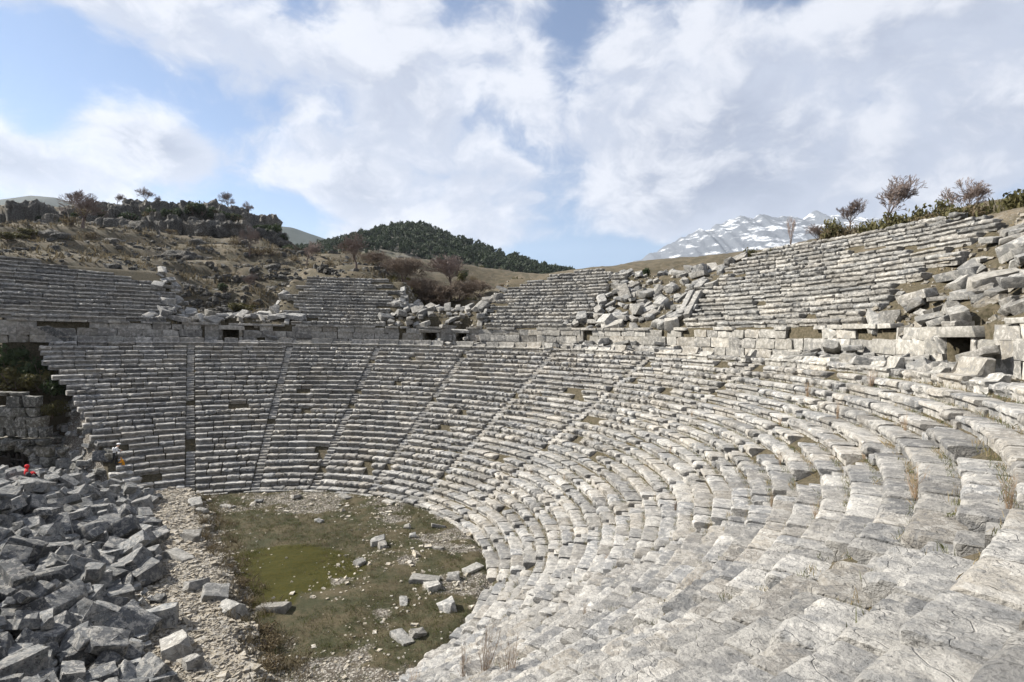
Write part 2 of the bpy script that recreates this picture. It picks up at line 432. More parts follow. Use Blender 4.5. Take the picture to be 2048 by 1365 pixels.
def terrain(x, y):
    x = np.asarray(x, float); y = np.asarray(y, float); out = np.empty(x.shape).ravel()
    xf, yf = x.ravel(), y.ravel()
    dcam = np.hypot(SV[:, 0], SV[:, 1])
    for i in range(0, len(xf), 20000):
        dx = xf[i:i+20000, None]-SV[None, :, 0]; dy = yf[i:i+20000, None]-SV[None, :, 1]
        d2 = (dx*dx+dy*dy)/(dcam[None]**2)*3600+0.5
        w = 1.0/d2**2.2
        out[i:i+20000] = (w*SV[None, :, 2]).sum(1)/w.sum(1)
    z = out.reshape(x.shape)
    dd = np.hypot(x-CX, y-CY)
    far = sstep(260, 900, dd)
    z = z*(1-far)+(-10.0)*far
    amp = sstep(50, 80, dd)*(1-far)
    z = z+amp*(fbm(x/9, y/9, 3, 4)*1.6+fbm(x/2.6, y/2.6, 13, 3)*0.7)
    # old terraces on the slope
    tz = np.floor(z/1.7)*1.7+1.7*sstep(0.55, 0.95, (z/1.7) % 1.0)
    ter = sstep(70, 85, dd)*(1-sstep(140, 150, y))*(x < 0)*(1-sstep(-24, -10, x))*0.75
    return z*(1-ter)+tz*ter
def seat_soil(r, th):
    """height of the earth core under the seats at radius r, angle th (degrees)"""
    z = (r-R1)/DR*HR-0.13
    z = np.where(r < R1, 0.0, z)
    z = np.where(r > RB+0.3, ZD, z)
    up = ZW+(r-RU)/DU*HU-0.12
    cap = ZW+np.where(th > 84, 14.2, np.where(th > 45, 15.0, 16.7))*HU
    z = np.where(r > RW+0.2, np.minimum(up, cap), z)
    return z
GAPS = [(114.5, 9.5, 15.0), (78.0, 9.5, 16.4), (41.2, 9.3, 20.3), (-4.5, 9.0, 99)]
def theta_wrap(th): return (th+110) % 360-110     # -110 .. 250
def ground_z(x, y):
    x = np.asarray(x, float); y = np.asarray(y, float)
    r = np.hypot(x-CX, y-CY); th = theta_wrap(np.degrees(np.arctan2(y-CY, x-CX)))
    zt = terrain(x, y)
    zs = seat_soil(r, th)
    # collapsed stairs of the upper rows: a trough with earth
    for g, hw, cap in GAPS:
        inside = 1-sstep(hw*0.55, hw, np.abs(th-g))
        trough = np.minimum(zs-0.35+fbm(x/1.7, y/1.7, 9, 3)*0.8, cap)
        trough = np.where(r > RW+0.2, np.maximum(trough, ZW-0.3), zs)
        zs = zs*(1-inside)+trough*inside
    # door niches
    for dth, w in DOORS:
        niche = (np.abs(th-dth)*PI/180*r < w/2-0.05) & (r > RW-0.3) & (r < RW+2.3)
        zs = np.where(niche, ZD, zs)
    rim = 47.5
    o = sstep(rim, rim+3.0, r)
    zs = zs*(1-o)+zt*o
    # orchestra and stage side
    s = stage_s(x, y)
    zo = 0.05+fbm(x/2.5, y/2.5, 21, 4)*0.30+fbm(x/.6, y/.6, 23, 2)*0.10+sstep(12.5, R1+0.2, r)*0.12
    bank = 0.75*(1-sstep(2.6, 4.1, s+fbm(x/1.6, y/1.6, 31, 3)*1.6))*(1-0.8*sstep(4, 12, -(x-SP.x)*SN.y+(y-SP.y)*SN.x))
    zo = zo+bank+fbm(x/0.8, y/0.8, 41, 2)*0.10*(s < 4)
    heap = heap_z(x, y)
    zo = zo+heap
    e = np.minimum(1-sstep(TH_END-0.5, TH_END+1.5+4.5*sstep(18, 24, r), th), sstep(TH_NEAR-3, TH_NEAR, th))
    eU = np.minimum(1-sstep(143.8, 145.5, th), sstep(TH_NEAR-3, TH_NEAR, th))
    e = np.where(r > RW, eU, e)
    inner = np.where(r < R1, zo, zs*e+np.maximum(zo, zs*0.0)*(1-e))
    stage_out = sstep(40, 52, r)
    side = zo*(1-stage_out)+zt*stage_out
    z = np.where(r > RW+0.1, np.where(e > 0, inner*e+side*(1-e), side), inner)
    return np.where(r > rim, np.where(e > 0, zs*e+side*(1-e), side), z)
def heap_z(x, y):
    """the tumbled stage building: height of the heap core"""
    s = stage_s(x, y)
    t = -(x-SP.x)*SN.y+(y-SP.y)*SN.x
    h = 2.1*(1-sstep(-9.0, 0.2, s))
    h = h*(1+0.45*fbm(x/5, y/5, 51, 3)*2)
    return np.maximum(h, 0)*(1-0.90*sstep(0, 9, t))*(1-sstep(16, 26, np.abs(s+14)))
def cover(x, y, z):
    r = np.hypot(x-CX, y-CY); th = theta_wrap(np.degrees(np.arctan2(y-CY, x-CX)))
    s = stage_s(x, y)
    n = fbm(x/3, y/3, 61, 4); n2 = fbm(x/1.2, y/1.2, 71, 4)
    orch = (r < R1+0.4)
    gravel = np.where(s < 4.4, 1-sstep(2.9, 4.3, s+n2*2.0), 0.0)
    gravel = np.where((r < R1+0.4) | ((r < 30) & ((th > TH_END+0.5) | (th < TH_NEAR))), gravel, 0)
    gravel = np.where(orch & (s > 4.0), np.clip(sstep(0.12, 0.30, n+0.30*sstep(9, 16, r)-0.06)*0.62, 0, 1), gravel)
    # footpath worn to stones
    gravel = np.maximum(gravel, 0.62*np.exp(-((x+8.4+0.42*(y-22)+n*1.2)/0.75)**2)*(1-sstep(23.5, 27.5, y))*(s > 3)*(0.7+n2))
    m1 = np.exp(-(((x+12.9)/4.4)**2+((y-31.4)/3.3)**2)**1.5)
    m2 = np.exp(-(((x+12.2)/1.5)**2+((y-28.0)/2.2)**2)**1.5)
    moss = np.where(orch & (s > 3.2), 0.5+0.5*np.clip(1.35*np.maximum(m1, m2)+n2*0.35, 0, 1), 0.0)
    dd = r
    grass = np.where(r > 46, np.clip(0.75+n*1.2, 0, 1), 0.0)
    gravel = np.where(r > 46, np.clip(0.42*sstep(0.05, 0.25, n2+n), 0, 1), gravel)
    return np.stack([gravel, moss, grass, np.ones_like(grass)], -1)
def build_ground():
    rs = np.concatenate([np.arange(0.0, 36.9, 0.25), [36.95, 37.2, 37.44, 37.46], np.arange(37.7, 52, 0.27), 52*1.022**np.arange(1, 95), [420, 500, 620, 800, 1100, 1600, 2500, 4000, 7000, 14000]])
    rs = np.unique(np.round(rs, 3)); rs = np.array([q for i, q in enumerate(rs)])
    th = np.arange(-110, 250, 0.5)
    A, B = np.meshgrid(rs, np.radians(th), indexing='ij')
    x = CX+A*np.cos(B); y = CY+A*np.sin(B)
    z = ground_z(x, y)
    n, m = A.shape
    v = np.stack([x, y, z], -1).reshape(-1, 3)
    i = np.arange(n-1)[:, None]; j = np.arange(m)[None]
    jn = (j+1) % m
    f = np.stack([i*m+j, (i+1)*m+j, (i+1)*m+jn, i*m+jn], -1).reshape(-1, 4)
    me = mesh_np('ground', v, f, M['ground'], True)
    ca = me.color_attributes.new('cover', 'FLOAT_COLOR', 'POINT')
    ca.data.foreach_set('color', cover(x, y, z).astype(np.float32).ravel())
    o = bpy.data.objects.new('ground', me); col.objects.link(o); prop(o, kind='structure')
    return o
build_ground()
def gz(x, y): return float(ground_z(np.array([x]), np.array([y]))[0])
# ------------------------------------------------------------------ stone pieces (a stock of shapes that share mesh data)
def fb(p, f, o=3): return mnoise.fractal(p*f, 1.0, 2.0, o, noise_basis='PERLIN_ORIGINAL')
def loft_block(seed, L, prof, nx, wear, rough, mat, chip=0.5, hi=False):
    """a block drawn out along x from a closed outline in (y, z), weathered"""
    rs = random.Random(seed); off = Vector((rs.uniform(0, 90), rs.uniform(0, 90), rs.uniform(0, 90)))
    cy = sum(p[0] for p in prof)/len(prof); cz = sum(p[1] for p in prof)/len(prof)
    zt = max(p[1] for p in prof)
    xs = [-L/2, -L/2+0.03, -L/2+0.09]+[(-0.5+(i+1)/(nx+1))*(L-0.2) for i in range(nx)]+[L/2-0.09, L/2-0.03, L/2]
    v = []; f = []; m = len(prof)
    lowf = .7 if hi else 1.0
    e0, e1 = rs.uniform(-0.05, 0.05), rs.uniform(-0.05, 0.05)
    for x in xs:
        ed = (L/2-abs(x))/0.09
        sh = 1-0.10*wear*max(0, 1-ed)**2
        for (y, z) in prof:
            p = Vector((x, y, z))
            q = Vector((x, cy+(y-cy)*sh, cz+(z-cz)*sh))
            q.x += (e0 if x < 0 else e1)*(y-cy)*0.6*(1 if abs(x) > L/4 else 0)
            n1 = fb(p+off, 1.6, 3); n2 = fb(p+off*1.3, 6.0, 3)
            dirv = Vector((0.25*(1 if x > 0 else -1)*max(0, 1-ed), (y-cy)*1.0, (z-cz)*1.6))
            dirv = dirv.normalized() if dirv.length > 1e-4 else Vector((0, 0, 1))
            q += dirv*(n1*rough*lowf+n2*rough*0.5)
            if hi:
                n3 = fb(p+off*2.1, 13.0, 3); q += dirv*(-abs(n3)*0.010+0.003)*(1+rough*8)
            c = fb(p+off*0.7, 2.6, 2)
            if c > 0.18 and z > zt-0.2 and y < 0.25:      # chipped nose
                fw = 1-max(0, y)/.25; q.y += (c-0.18)*chip*0.40*fw; q.z -= (c-0.18)*chip*0.38*fw
            v.append(q)
    n = len(xs)
    for i in range(n-1):
        for j in range(m):
            a = i*m+j; b = i*m+(j+1) % m
            f.append((a, b, b+m, a+m))
    v.append(Vector((-L/2, cy, cz))); v.append(Vector((L/2, cy, cz)))
    for j in range(m):
        f.append((len(v)-2, (j+1) % m, j))
        f.append((len(v)-1, (n-1)*m+j, (n-1)*m+(j+1) % m))
    return mesh('block', v, f, mat, 38)
def seat_profile(h, dep, nt, style):
    """outline from the bottom back, over the top, down the front"""
    b = -0.03
    top = [dep-(dep-0.10)*i/nt for i in range(nt+1)]
    P = [(dep, b), (dep, h*0.5)]+[(y, h-(0.012 if style == 'worn' else 0)*((y/dep-0.45)*2)**2) for y in top]
    if style == 'crisp':
        P += [(0.035, h-0.006), (0.008, h-0.03), (0.0, h-0.08), (0.006, h-0.125), (0.05, h-0.155), (0.13, h-0.19), (0.155, h-0.27), (0.155, b)]
    else:
        P += [(0.05, h-0.035), (0.012, h-0.10), (0.005, h-0.17), (0.03, h-0.23), (0.10, h-0.27), (0.14, h-0.33), (0.14, b)]
    return P
def bench_profile():
    h = HR
    return [(0.80, -0.03), (0.80, 0.5), (0.82, h+0.52), (0.74, h+0.56), (0.62, h+0.55), (0.57, h+0.45), (0.55, h+0.25), (0.50, h+0.07), (0.42, h+0.012), (0.25, h), (0.10, h),
            (0.03, h-0.01), (0.0, h-0.05), (0.0, h-0.11), (0.05, h-0.16), (0.11, h-0.22), (0.11, -0.03)]
def stair_profile():
    h = HR
    return [(0.78, -0.03), (0.78, h), (0.60, h), (0.40, h-0.005), (0.365, h-0.02), (0.36, h/2+0.05), (0.36, h/2), (0.2, h/2), (0.05, h/2-0.005), (0.03, h/2-0.02), (0.03, -0.03)]
DEP = DR+0.16
def stock(style, nt, nx, n, wear, rough, mat, h=HR, dep=DEP, Ls=(0.7, 1.1, 1.6, 2.3), seed=0, chip=0.5, hi=False):
    return [(L, [loft_block(seed+i*13+int(L*100), L, seat_profile(h, dep, nt, style), max(2, int(nx*L)), wear, rough, mat, chip, hi) for i in range(n)]) for L in Ls]
def pick(st, L):
    l, ms = min(st, key=lambda q: abs(q[0]-L)); return l, rng.choice(ms)
FAR = dict(crisp=stock('crisp', 3, 5, 5, 0.8, 0.022, M['seat'], seed=100), worn=stock('worn', 3, 6, 6, 1.6, 0.05, M['seat'], seed=300, chip=1.0), ruin=stock('worn', 3, 7, 4, 2.6, 0.10, M['seat'], seed=500, chip=1.6))
NEAR = dict(crisp=stock('crisp', 18, 26, 4, 0.5, 0.012, M['seat'], seed=700, Ls=(0.8, 1.3, 1.9), hi=True), worn=stock('worn', 18, 26, 4, 0.8, 0.024, M['seat'], seed=800, Ls=(0.8, 1.3, 1.9), chip=.9, hi=True), ruin=stock('worn', 18, 26, 3, 1.2, 0.045, M['seat'], seed=900, Ls=(0.8, 1.3, 1.9), chip=1.4, hi=True))
UPP = dict(crisp=stock('crisp', 3, 5, 5, 0.9, 0.03, M['upper'], HU, DU+0.16, seed=1100), worn=stock('worn', 3, 6, 5, 1.8, 0.06, M['upper'], HU, DU+0.16, seed=1300, chip=1.1), ruin=stock('worn', 3, 7, 4, 2.8, 0.11, M['upper'], HU, DU+0.16, seed=1500, chip=1.6))

def chip_block(seed, sx, sy, sz, cuts, mat, bev=0.03, jit=0.02):
    """a squared stone with broken corners"""
    rs = random.Random(seed); bm = bmesh.new()
    bmesh.ops.create_cube(bm, size=1.0)
    for w in bm.verts: w.co = Vector((w.co.x*sx, w.co.y*sy, w.co.z*sz))
    for w in bm.verts: w.co += Vector((rs.gauss(0, jit*sx), rs.gauss(0, jit*sy), rs.gauss(0, jit*sz)))*1.4
    for i in range(cuts):
        c = Vector((rs.choice((-1, 1))*sx/2, rs.choice((-1, 1))*sy/2, rs.choice((-1, 1))*sz/2))
        if rs.random() < 0.5: c[rs.randrange(3)] *= rs.uniform(-0.5, 0.5)
        n = Vector((c.x/sx+rs.gauss(0, .18), c.y/sy+rs.gauss(0, .18), c.z/sz+rs.gauss(0, .18))).normalized()
        pt = c-n*rs.uniform(0.05, 0.22)*min(sx, sy, sz)*1.3
        r = bmesh.ops.bisect_plane(bm, geom=bm.verts[:]+bm.edges[:]+bm.faces[:], plane_co=pt, plane_no=n, clear_outer=True)
        ed = [g for g in r['geom_cut'] if isinstance(g, bmesh.types.BMEdge)]
        if ed:
            try: bmesh.ops.contextual_create(bm, geom=ed)
            except Exception: pass
    bmesh.ops.remove_doubles(bm, verts=bm.verts[:], dist=0.004)
    bmesh.ops.recalc_face_normals(bm, faces=bm.faces[:])
    bmesh.ops.bevel(bm, geom=bm.edges[:], offset=bev*min(sx, sy, sz)*1.6, segments=2, profile=0.6, affect='EDGES', clamp_overlap=True)
    bmesh.ops.triangulate(bm, faces=[f for f in bm.faces if len(f.verts) > 4])
    long_e = [e for e in bm.edges if e.calc_length() > 0.3*max(sx, sy, sz)]
    bmesh.ops.subdivide_edges(bm, edges=long_e, cuts=2, use_grid_fill=True)
    bmesh.ops.triangulate(bm, faces=bm.faces[:])
    off = Vector((rs.uniform(0, 50), rs.uniform(0, 50), rs.uniform(0, 50)))
    for w in bm.verts:
        w.co += w.normal*(fb(w.co+off, 1.8/max(sx, sy, sz), 3)*0.09*min(sx, sy, sz)+fb(w.co+off, 6.0/max(sx, sy, sz), 2)*0.04*min(sx, sy, sz))
    me = bpy.data.meshes.new('stone'); bm.to_mesh(me); bm.free()
    me.materials.append(mat); me.shade_smooth(); me.set_sharp_from_angle(angle=rad(32))
    return me
def ring_matrix(r, th, z, tilt=(0, 0, 0), sx=1.0, sy=1.0, sz=1.0):
    """local x along the row, y outwards from the centre, z up"""
    a = rad(th)
    e = Vector((math.cos(a), math.sin(a), 0)); tn = Vector((math.sin(a), -math.cos(a), 0))
    B = Matrix(((tn.x, e.x, 0, 0), (tn.y, e.y, 0, 0), (0, 0, 1, 0), (0, 0, 0, 1)))
    p = pol(r, th, z)
    return Matrix.Translation(p) @ B @ Euler(tilt).to_matrix().to_4x4() @ Matrix.Diagonal((sx, sy, sz, 1))

# ------------------------------------------------------------------ lower seating: every row a thing, every block a part
ORD = ['lowest', 'second', 'third', 'fourth', 'fifth', 'sixth', 'seventh', 'eighth', 'ninth', 'tenth', 'eleventh', 'twelfth', 'thirteenth', 'fourteenth', 'fifteenth', 'sixteenth',
       'seventeenth', 'eighteenth', 'nineteenth', 'twentieth', 'twenty-first', 'twenty-second', 'twenty-third', 'twenty-fourth', 'twenty-fifth', 'twenty-sixth', 'twenty-seventh', 'twenty-eighth']
def near_stair(th, r, pad):
    for s in STAIRS:
        if abs(th-s)*PI/180*r < pad: return s
    return None
def worn_kind(th, k, loose):
    n = mnoise.noise(Vector((th*0.06, k*0.25, loose)))+rng.uniform(-0.45, 0.45)
    right = 0.15 if th < 60 else 0.0
    if n > 0.42-right: return 'ruin'
    if n > -0.05-right: return 'worn'
    return 'crisp'
# hollows where blocks have gone from the far end of each row
def row_end(k):
    e = TH_END+5.5*(k-1)/28
    if k < 8: e -= R(0.0, 3.0)
    return e+R(-1.2, 0.8)
for k in range(1, NLOW+1):
    r = R1+(k-1)*DR; z = (k-1)*HR
    if k == 1: lab = 'lowest row of limestone seats, edging the grassy orchestra floor'
    else: lab = f'{ORD[k-1]} row of limestone seats up from the grassy orchestra'
    if k == NLOW: lab = 'top plain row of limestone seats, directly below the high-backed benches'
    row = empty('seat_row', (CX, CY, z), lab, 'seat row', 'curved rows of stone seats round the orchestra')
    th = row_end(k); end = TH_NEAR
    while th > end:
        s = near_stair(th, r, 0.0)
        base = 1.5 if th > 121 else (1.05 if th > 20 else 1.15)
        L = min(2.3, max(0.5, rng.lognormvariate(math.log(base), 0.33)))
        if k == 1: L = min(L, 1.3)
        # stop at the next stairway
        a = L/r*180/PI
        for s in STAIRS:
            lo = s-0.36/r*180/PI; hi = s+0.36/r*180/PI
            if th > lo and th <= hi+1e-6: th = lo; a = L/r*180/PI
            if th > hi and th-a < hi+0.3/r*180/PI:
                a = th-hi; L = a*r*PI/180
        if L < 0.15: th -= a+0.02; continue
        tm = th-a/2; th -= a
        c = pol(r+0.3, tm, z+HR)
        if not in_view(c): continue
        dist = (c-CAM).length
        gone = 0.014+0.03*(mnoise.noise(Vector((tm*0.05, k*0.2, 3.3))) > 0.25)
        if rng.random() < gone: continue
        kind = worn_kind(tm, k, 1.0); near = dist < 19
        if near and kind == 'ruin' and rng.random() < .6: kind = 'worn'
        elif near and kind == 'worn' and rng.random() < .35: kind = 'crisp'
        l, me = pick((NEAR if dist < 19 else FAR)[kind], L)
        js = 1.0 if dist > 19 else .8
        out = R(-0.026, 0.026)*js+(R(-0.10, 0.05) if rng.random() < 0.06 else 0)
        wv = mnoise.noise(Vector((tm*.11, k*.35, 5.5))); out += .05*mnoise.noise(Vector((tm*.13, k*.6, 9.1)))
        inst('seat_block', me, ring_matrix(r+out, tm, z+.05*wv-.015+R(-0.022, 0.015)*js, tuple(q*(.45 if near else 1.0) for q in (R(-0.03, 0.03), R(-0.02, 0.02), R(-0.022, 0.022))), (L-R(0.015, 0.085))/l, 1, R(0.94, 1.04)), row)

# stairways that cut the rows: each step a part
STEP = [loft_block(2000+i, 0.7, stair_profile(), 3, 1.2, 0.025, M['seat'], 0.5) for i in range(5)]
SWHERE = {120: 'nearest the ruined arched gate', 103.5: 'second from the ruined arched gate', 87: 'third from the ruined arched gate', 69: 'fourth from the ruined arched gate', 51: 'fifth from the ruined arched gate',
          32: 'sixth from the ruined arched gate', 12.3: 'seventh from the ruined arched gate', -6.5: 'eighth from the ruined arched gate', -25: 'ninth from the ruined arched gate', -44: 'tenth from the ruined arched gate'}
for s in STAIRS:
    stw = empty('stairway', pol(R1, s, 0), f'narrow stone stairway between the seats, {SWHERE[s]}', 'stairway', 'stairways through the lower seats')
    for k in range(1, NLOW+1):
        r = R1+(k-1)*DR; z = (k-1)*HR
        if not in_view(pol(r, s, z)): continue
        if rng.random() < 0.12: continue
        inst('step', rng.choice(STEP), ring_matrix(r+.01+R(-0.05, 0.04), s+R(-.06, .06), z+R(-0.06, 0.0), (R(-0.05, 0.05), R(-0.05, 0.05), R(-0.06, 0.06)), R(.92, 1.0), 1, R(0.85, 1.02)), stw)

# pale kerb stones laid round the orchestra at the foot of the lowest row
kerb = empty('kerb_ring', (CX, CY, 0.1), 'low pale kerb slabs at the foot of the lowest seat row', 'kerb')
KERB = [chip_block(2100+i, 1.2, 0.42, 0.22, 2, M['seat'], 0.05) for i in range(4)]
th = 134.0
while th > 20:
    L = R(0.8, 1.5); a = L/R1*180/PI; tm = th-a/2; th -= a
    if rng.random() < (0.12 if tm > 75 else 0.5): continue
    inst('kerb_slab', rng.choice(KERB), ring_matrix(R1-0.10, tm, 0.12+R(-.02, .02), (R(-.03, .03), R(-.03, .03), R(-.03, .03)), L/1.2), kerb)

# bench row with backs
BEN = [(L, [loft_block(2200+i*7+int(L*10), L, bench_profile(), max(3, int(7*L)), 0.9, 0.028, M['wall'], 0.4) for i in range(3)]) for L in (0.9, 1.6, 2.4)]
BENW = [(L, [loft_block(2300+i*7+int(L*10), L, [(y, z if z < HR+0.1 else HR+(z-HR)*0.45) for y, z in bench_profile()], max(3, int(7*L)), 2.0, 0.08, M['wall'], 1.0) for i in range(3)]) for L in (0.9, 1.6, 2.4)]
bench = empty('bench_row', (CX, CY, 28*HR), 'weathered row of high-backed stone benches along the walkway', 'bench row')
th = 139.5
while th > -64:
    L = R(1.3, 2.5) if th > 60 else R(0.9, 1.9); a = L/RB*180/PI; tm = th-a/2; th -= a
    c = pol(RB, tm, ZB)
    if not in_view(c): continue
    p = rng.random()
    gone = 0.05 if tm > 90 else (0.10 if tm > 50 else (0.42 if tm > 15 else 0.45))
    if (c-CAM).length < 9: gone = 0.75
    if p < gone:
        l, me = pick(FAR['ruin'], L)
        inst('bench_block', me, ring_matrix(RB+R(-.05, .1), tm, 28*HR+R(-.06, 0), (R(-.04, .04), R(-.03, .03), R(-.04, .04)), (L-.03)/l), bench); continue
    st = BENW if rng.random() < (0.18 if tm > 60 else 0.55) else BEN
    l, me = pick(st, L)
    inst('bench_block', me, ring_matrix(RB+R(-.03, .03), tm, 28*HR+R(-.02, .02), (R(-.02, .02), R(-.015, .015), R(-.015, .015)), (L-R(.01, .04))/l, 1, R(0.94, 1.02)), bench)

# ------------------------------------------------------------------ wall behind the walkway, one per stretch
WB = [chip_block(2400+i, 1.0, 0.6, 0.6, 1 if i % 3 else 2, M['wall'], 0.025, 0.012) for i in range(8)]
COR = [chip_block(2450+i, 1.0, 0.8, 0.24, 2, M['wall'], 0.05, 0.015) for i in range(5)]
WSEG = [(145.5, 118.5, 'long squared-block wall under the gate-end upper seats', 0.03), (118.0, 109.8, 'broken wall either side of the low wide doorway', 0.05), (109.5, 84.5, 'squared-block wall below the narrow upper wedge between two collapsed stairs', 0.05), (84.0, 69.4, 'broken wall around the twin doorways', 0.05),
        (69.0, 48.5, 'squared-block wall with long slabs below the middle upper seats', 0.04), (48.2, 33.3, 'broken wall below the collapsed stair with the leaning beams', 0.05), (33.0, 10.5, 'squared-block sunlit wall below the wide upper wedge', 0.06), (10.0, -12.6, 'broken wall of large slabs below the earthy scree', 0.22), (-13.0, -36, 'squared-block wall beside the cave-like doorway under the scree', 0.04)]
def wall_run(a0, a1, wall, miss):
    zc = ZD-0.05
    courses = [(0.72, 0), (0.78, 0), (0.62, 0)]
    for ci, (ch, _) in enumerate(courses):
        th = a0-R(0, 1.2)
        while th > a1:
            L = R(1.0, 2.2); a = L/RW*180/PI
            if th-a < a1-0.5: a = th-a1+0.2; L = a*RW*PI/180
            for dth, w in DOORS:
                hw = (w/2+.42)/RW*180/PI; lo = dth-hw; hi = dth+hw
                if lo < th <= hi+1e-6: th = lo; a = L/RW*180/PI
                if th > hi and th-a < hi+.4/RW*180/PI: a = th-hi; L = a*RW*PI/180
            tm = th-a/2; th -= a
            c = pol(RW, tm, zc)
            if L < 0.12 or not in_view(c): continue
            if ci == 2 and rng.random() < miss*2.5: continue
            inst('wall_block', rng.choice(WB), ring_matrix(RW+0.3+R(-.05, .05), tm, zc+ch/2+R(-.02, .02), (R(-.025, .025), R(-.02, .02), R(-.03, .03)), L-R(.005, .02), 1.0, ch/0.6*1.0), wall)
        zc += ch-0.01
    th = a0
    while th > a1:
        L = R(0.9, 1.9); a = L/RW*180/PI; tm = th-a/2; th -= a
        if not in_view(pol(RW, tm, zc)) or rng.random() < (0.25 if a0 > 40 else .55): continue
        inst('cornice_block', rng.choice(COR), ring_matrix(RW+0.30+R(-.03, .04), tm, zc+0.10, (R(-.03, .03), R(-.02, .02), R(-.02, .02)), L-0.02), wall)
for a0, a1, lab, miss in WSEG:
    w = empty('retaining_wall', pol(RW, (a0+a1)/2, ZD), lab, 'wall', 'walls behind the walkway')
    wall_run(a0, a1, w, miss)

# doorways in that wall: jambs and a lintel slab over a dark passage
DLAB = {113.8: 'low wide doorway under a heavy lintel, foot of first collapsed stair', 78.3: 'dark square doorway under a projecting lintel, beside a smaller one',
        72.3: 'smaller doorway beside the dark square one', -9.5: 'cave-like ruined doorway below the earthy scree'}
for dth, w in DOORS:
    d = empty('doorway', pol(RW, dth, ZD), DLAB[dth], 'doorway', 'doorways along the walkway')
    hgt = 1.55
    for sgn in (-1, 1):
        da = sgn*(w/2+0.2)/RW*180/PI
        for zz in (0.4, 1.15):
            inst('jamb', rng.choice(WB), ring_matrix(RW+1.0, dth+da, ZD+zz, (R(-.02, .02), 0, R(-.03, .03)), 0.42, 3.4, 1.28), d)
    inst('lintel', rng.choice(COR), ring_matrix(RW+1.10, dth, ZD+hgt+0.22, (R(-.01, .01), R(-.02, .02), 0), w+1.0, 3.2, 1.9), d)
    inst('back_wall', rng.choice(WB), ring_matrix(RW+2.5, dth, ZD+0.9, (0, 0, 0), w+0.8, 0.9, 3.2), d)

# ------------------------------------------------------------------ upper seating wedges
ULAB = ['upper seating wedge of long grey slabs at the gate end, in shade', 'narrow upper seating wedge between the two collapsed stairs, below the terraced slope',
        'upper seating wedge right of the twin doorways, stepped at its crumbling top', 'widest upper seating wedge, sunlit and eroded, below the bare trees', 'broken upper seating beyond the earthy scree, below tumbled slabs']
for wi, (a, b, n) in enumerate(WEDGES):
    wdg = empty('upper_wedge', pol(RU, (a+b)/2, ZW), ULAB[wi], 'seating wedge', 'upper seating wedges')
    for k in range(1, n+1):
        r = RU+(k-1)*DU; z = ZW+0.05+(k-1)*HU
        row = bpy.data.objects.new('seat_row', None); col.objects.link(row); row.parent = wdg
        row.location = Vector((CX, CY, z))-wdg.location; row['_loc'] = (CX, CY, z)
        fr = k/n
        lo, hi = a, b
        lo += (R(-0.6, 2.2)+1.2*(abs(fr-0.5)))
        hi -= (R(-0.6, 2.2)+1.2*(abs(fr-0.5)))
        if wi == 0: hi = b; lo = a+R(-0.8, 1.0)+1.2*fr*2
        if wi == 3: lo = a+R(-.5, 1.5)+0.5
        if wi == 4: hi = b-R(0, 3)-4*fr
        if k >= n-1: lo += (hi-lo)*R(0.05, 0.25); hi -= (hi-lo)*R(0.03, 0.2) if wi not in (0, 3) else 0
        if wi == 2 and k > n-5: hi -= (k-(n-5))*1.7
        if wi == 0 and k > n-4: lo += (k-(n-4))*2.6
        th = hi
        while th > lo:
            base = 2.0 if wi == 0 else (1.35 if wi == 1 else 1.45)
            L = min(2.6, max(0.6, rng.lognormvariate(math.log(base), 0.32))); aa = L/r*180/PI; tm = th-aa/2; th -= aa
            if not in_view(pol(r, tm, z)): continue
            if rng.random() < (0.02 if wi < 3 else 0.035): continue
            kind = worn_kind(tm, k+40, 2.0)
            if wi >= 2 and kind == 'crisp' and rng.random() < 0.4: kind = 'worn'
            l, me = pick(UPP[kind], L)
            j = 1.0 if wi < 2 else 1.7
            o = bpy.data.objects.new('seat_block', me); col.objects.link(o); o.parent = row
            o.matrix_local = Matrix.Translation(-Vector((CX, CY, z))) @ ring_matrix(r+R(-.04, .04)*j, tm, z+R(-.03, .02)*j, (R(-.02, .02)*j, R(-.018, .018)*j, R(-.02, .02)*j), (L-R(.01, .05))/l, 1, R(.93, 1.04))
for o in bpy.data.objects:
    if '_loc' in o: del o['_loc']
# ------------------------------------------------------------------ loose stones
def rot(a, b, c): return Euler((a, b, c)).to_matrix().to_4x4()
def stone_at(name, me, p, e, sc, parent=None, **kw):
    o = inst(name, me, Matrix.Translation(p) @ rot(*e) @ Matrix.Diagonal((*sc, 1)), parent)
    return prop(o, **kw)
PILE = [chip_block(3000+i, *((1.25, 0.88, 0.66), (1.15, 1.0, 0.82), (1.5, 0.8, 0.72), (1.0, 0.92, 0.78))[i % 4], rng.choice((0, 1, 1, 2)), M['rubble'], 0.035, 0.02) for i in range(16)]
SLAB = [chip_block(3100+i, 1.6, 0.72, 0.40, rng.choice((1, 2, 3)), M['rubble'], 0.025, 0.03) for i in range(12)]
LUMP = [chip_block(3200+i, 1.0, 0.8, 0.65, 6, M['rubble'], 0.06, 0.07) for i in range(10)]
GPILE = [chip_block(3600+i, 1.2, 0.9, 0.66, rng.choice((1, 2, 2)), M['upper'], 0.035, 0.03) for i in range(8)]
GSLAB = [chip_block(3650+i, 1.6, 0.72, 0.40, rng.choice((1, 2, 3)), M['upper'], 0.035, 0.03) for i in range(10)]
GLUMP = [chip_block(3700+i, 1.0, 0.8, 0.65, 6, M['upper'], 0.06, 0.07) for i in range(8)]
YLUMP = [chip_block(3300+i, 1.0, 0.8, 0.6, 6, M['scree'], 0.06, 0.08) for i in range(8)]

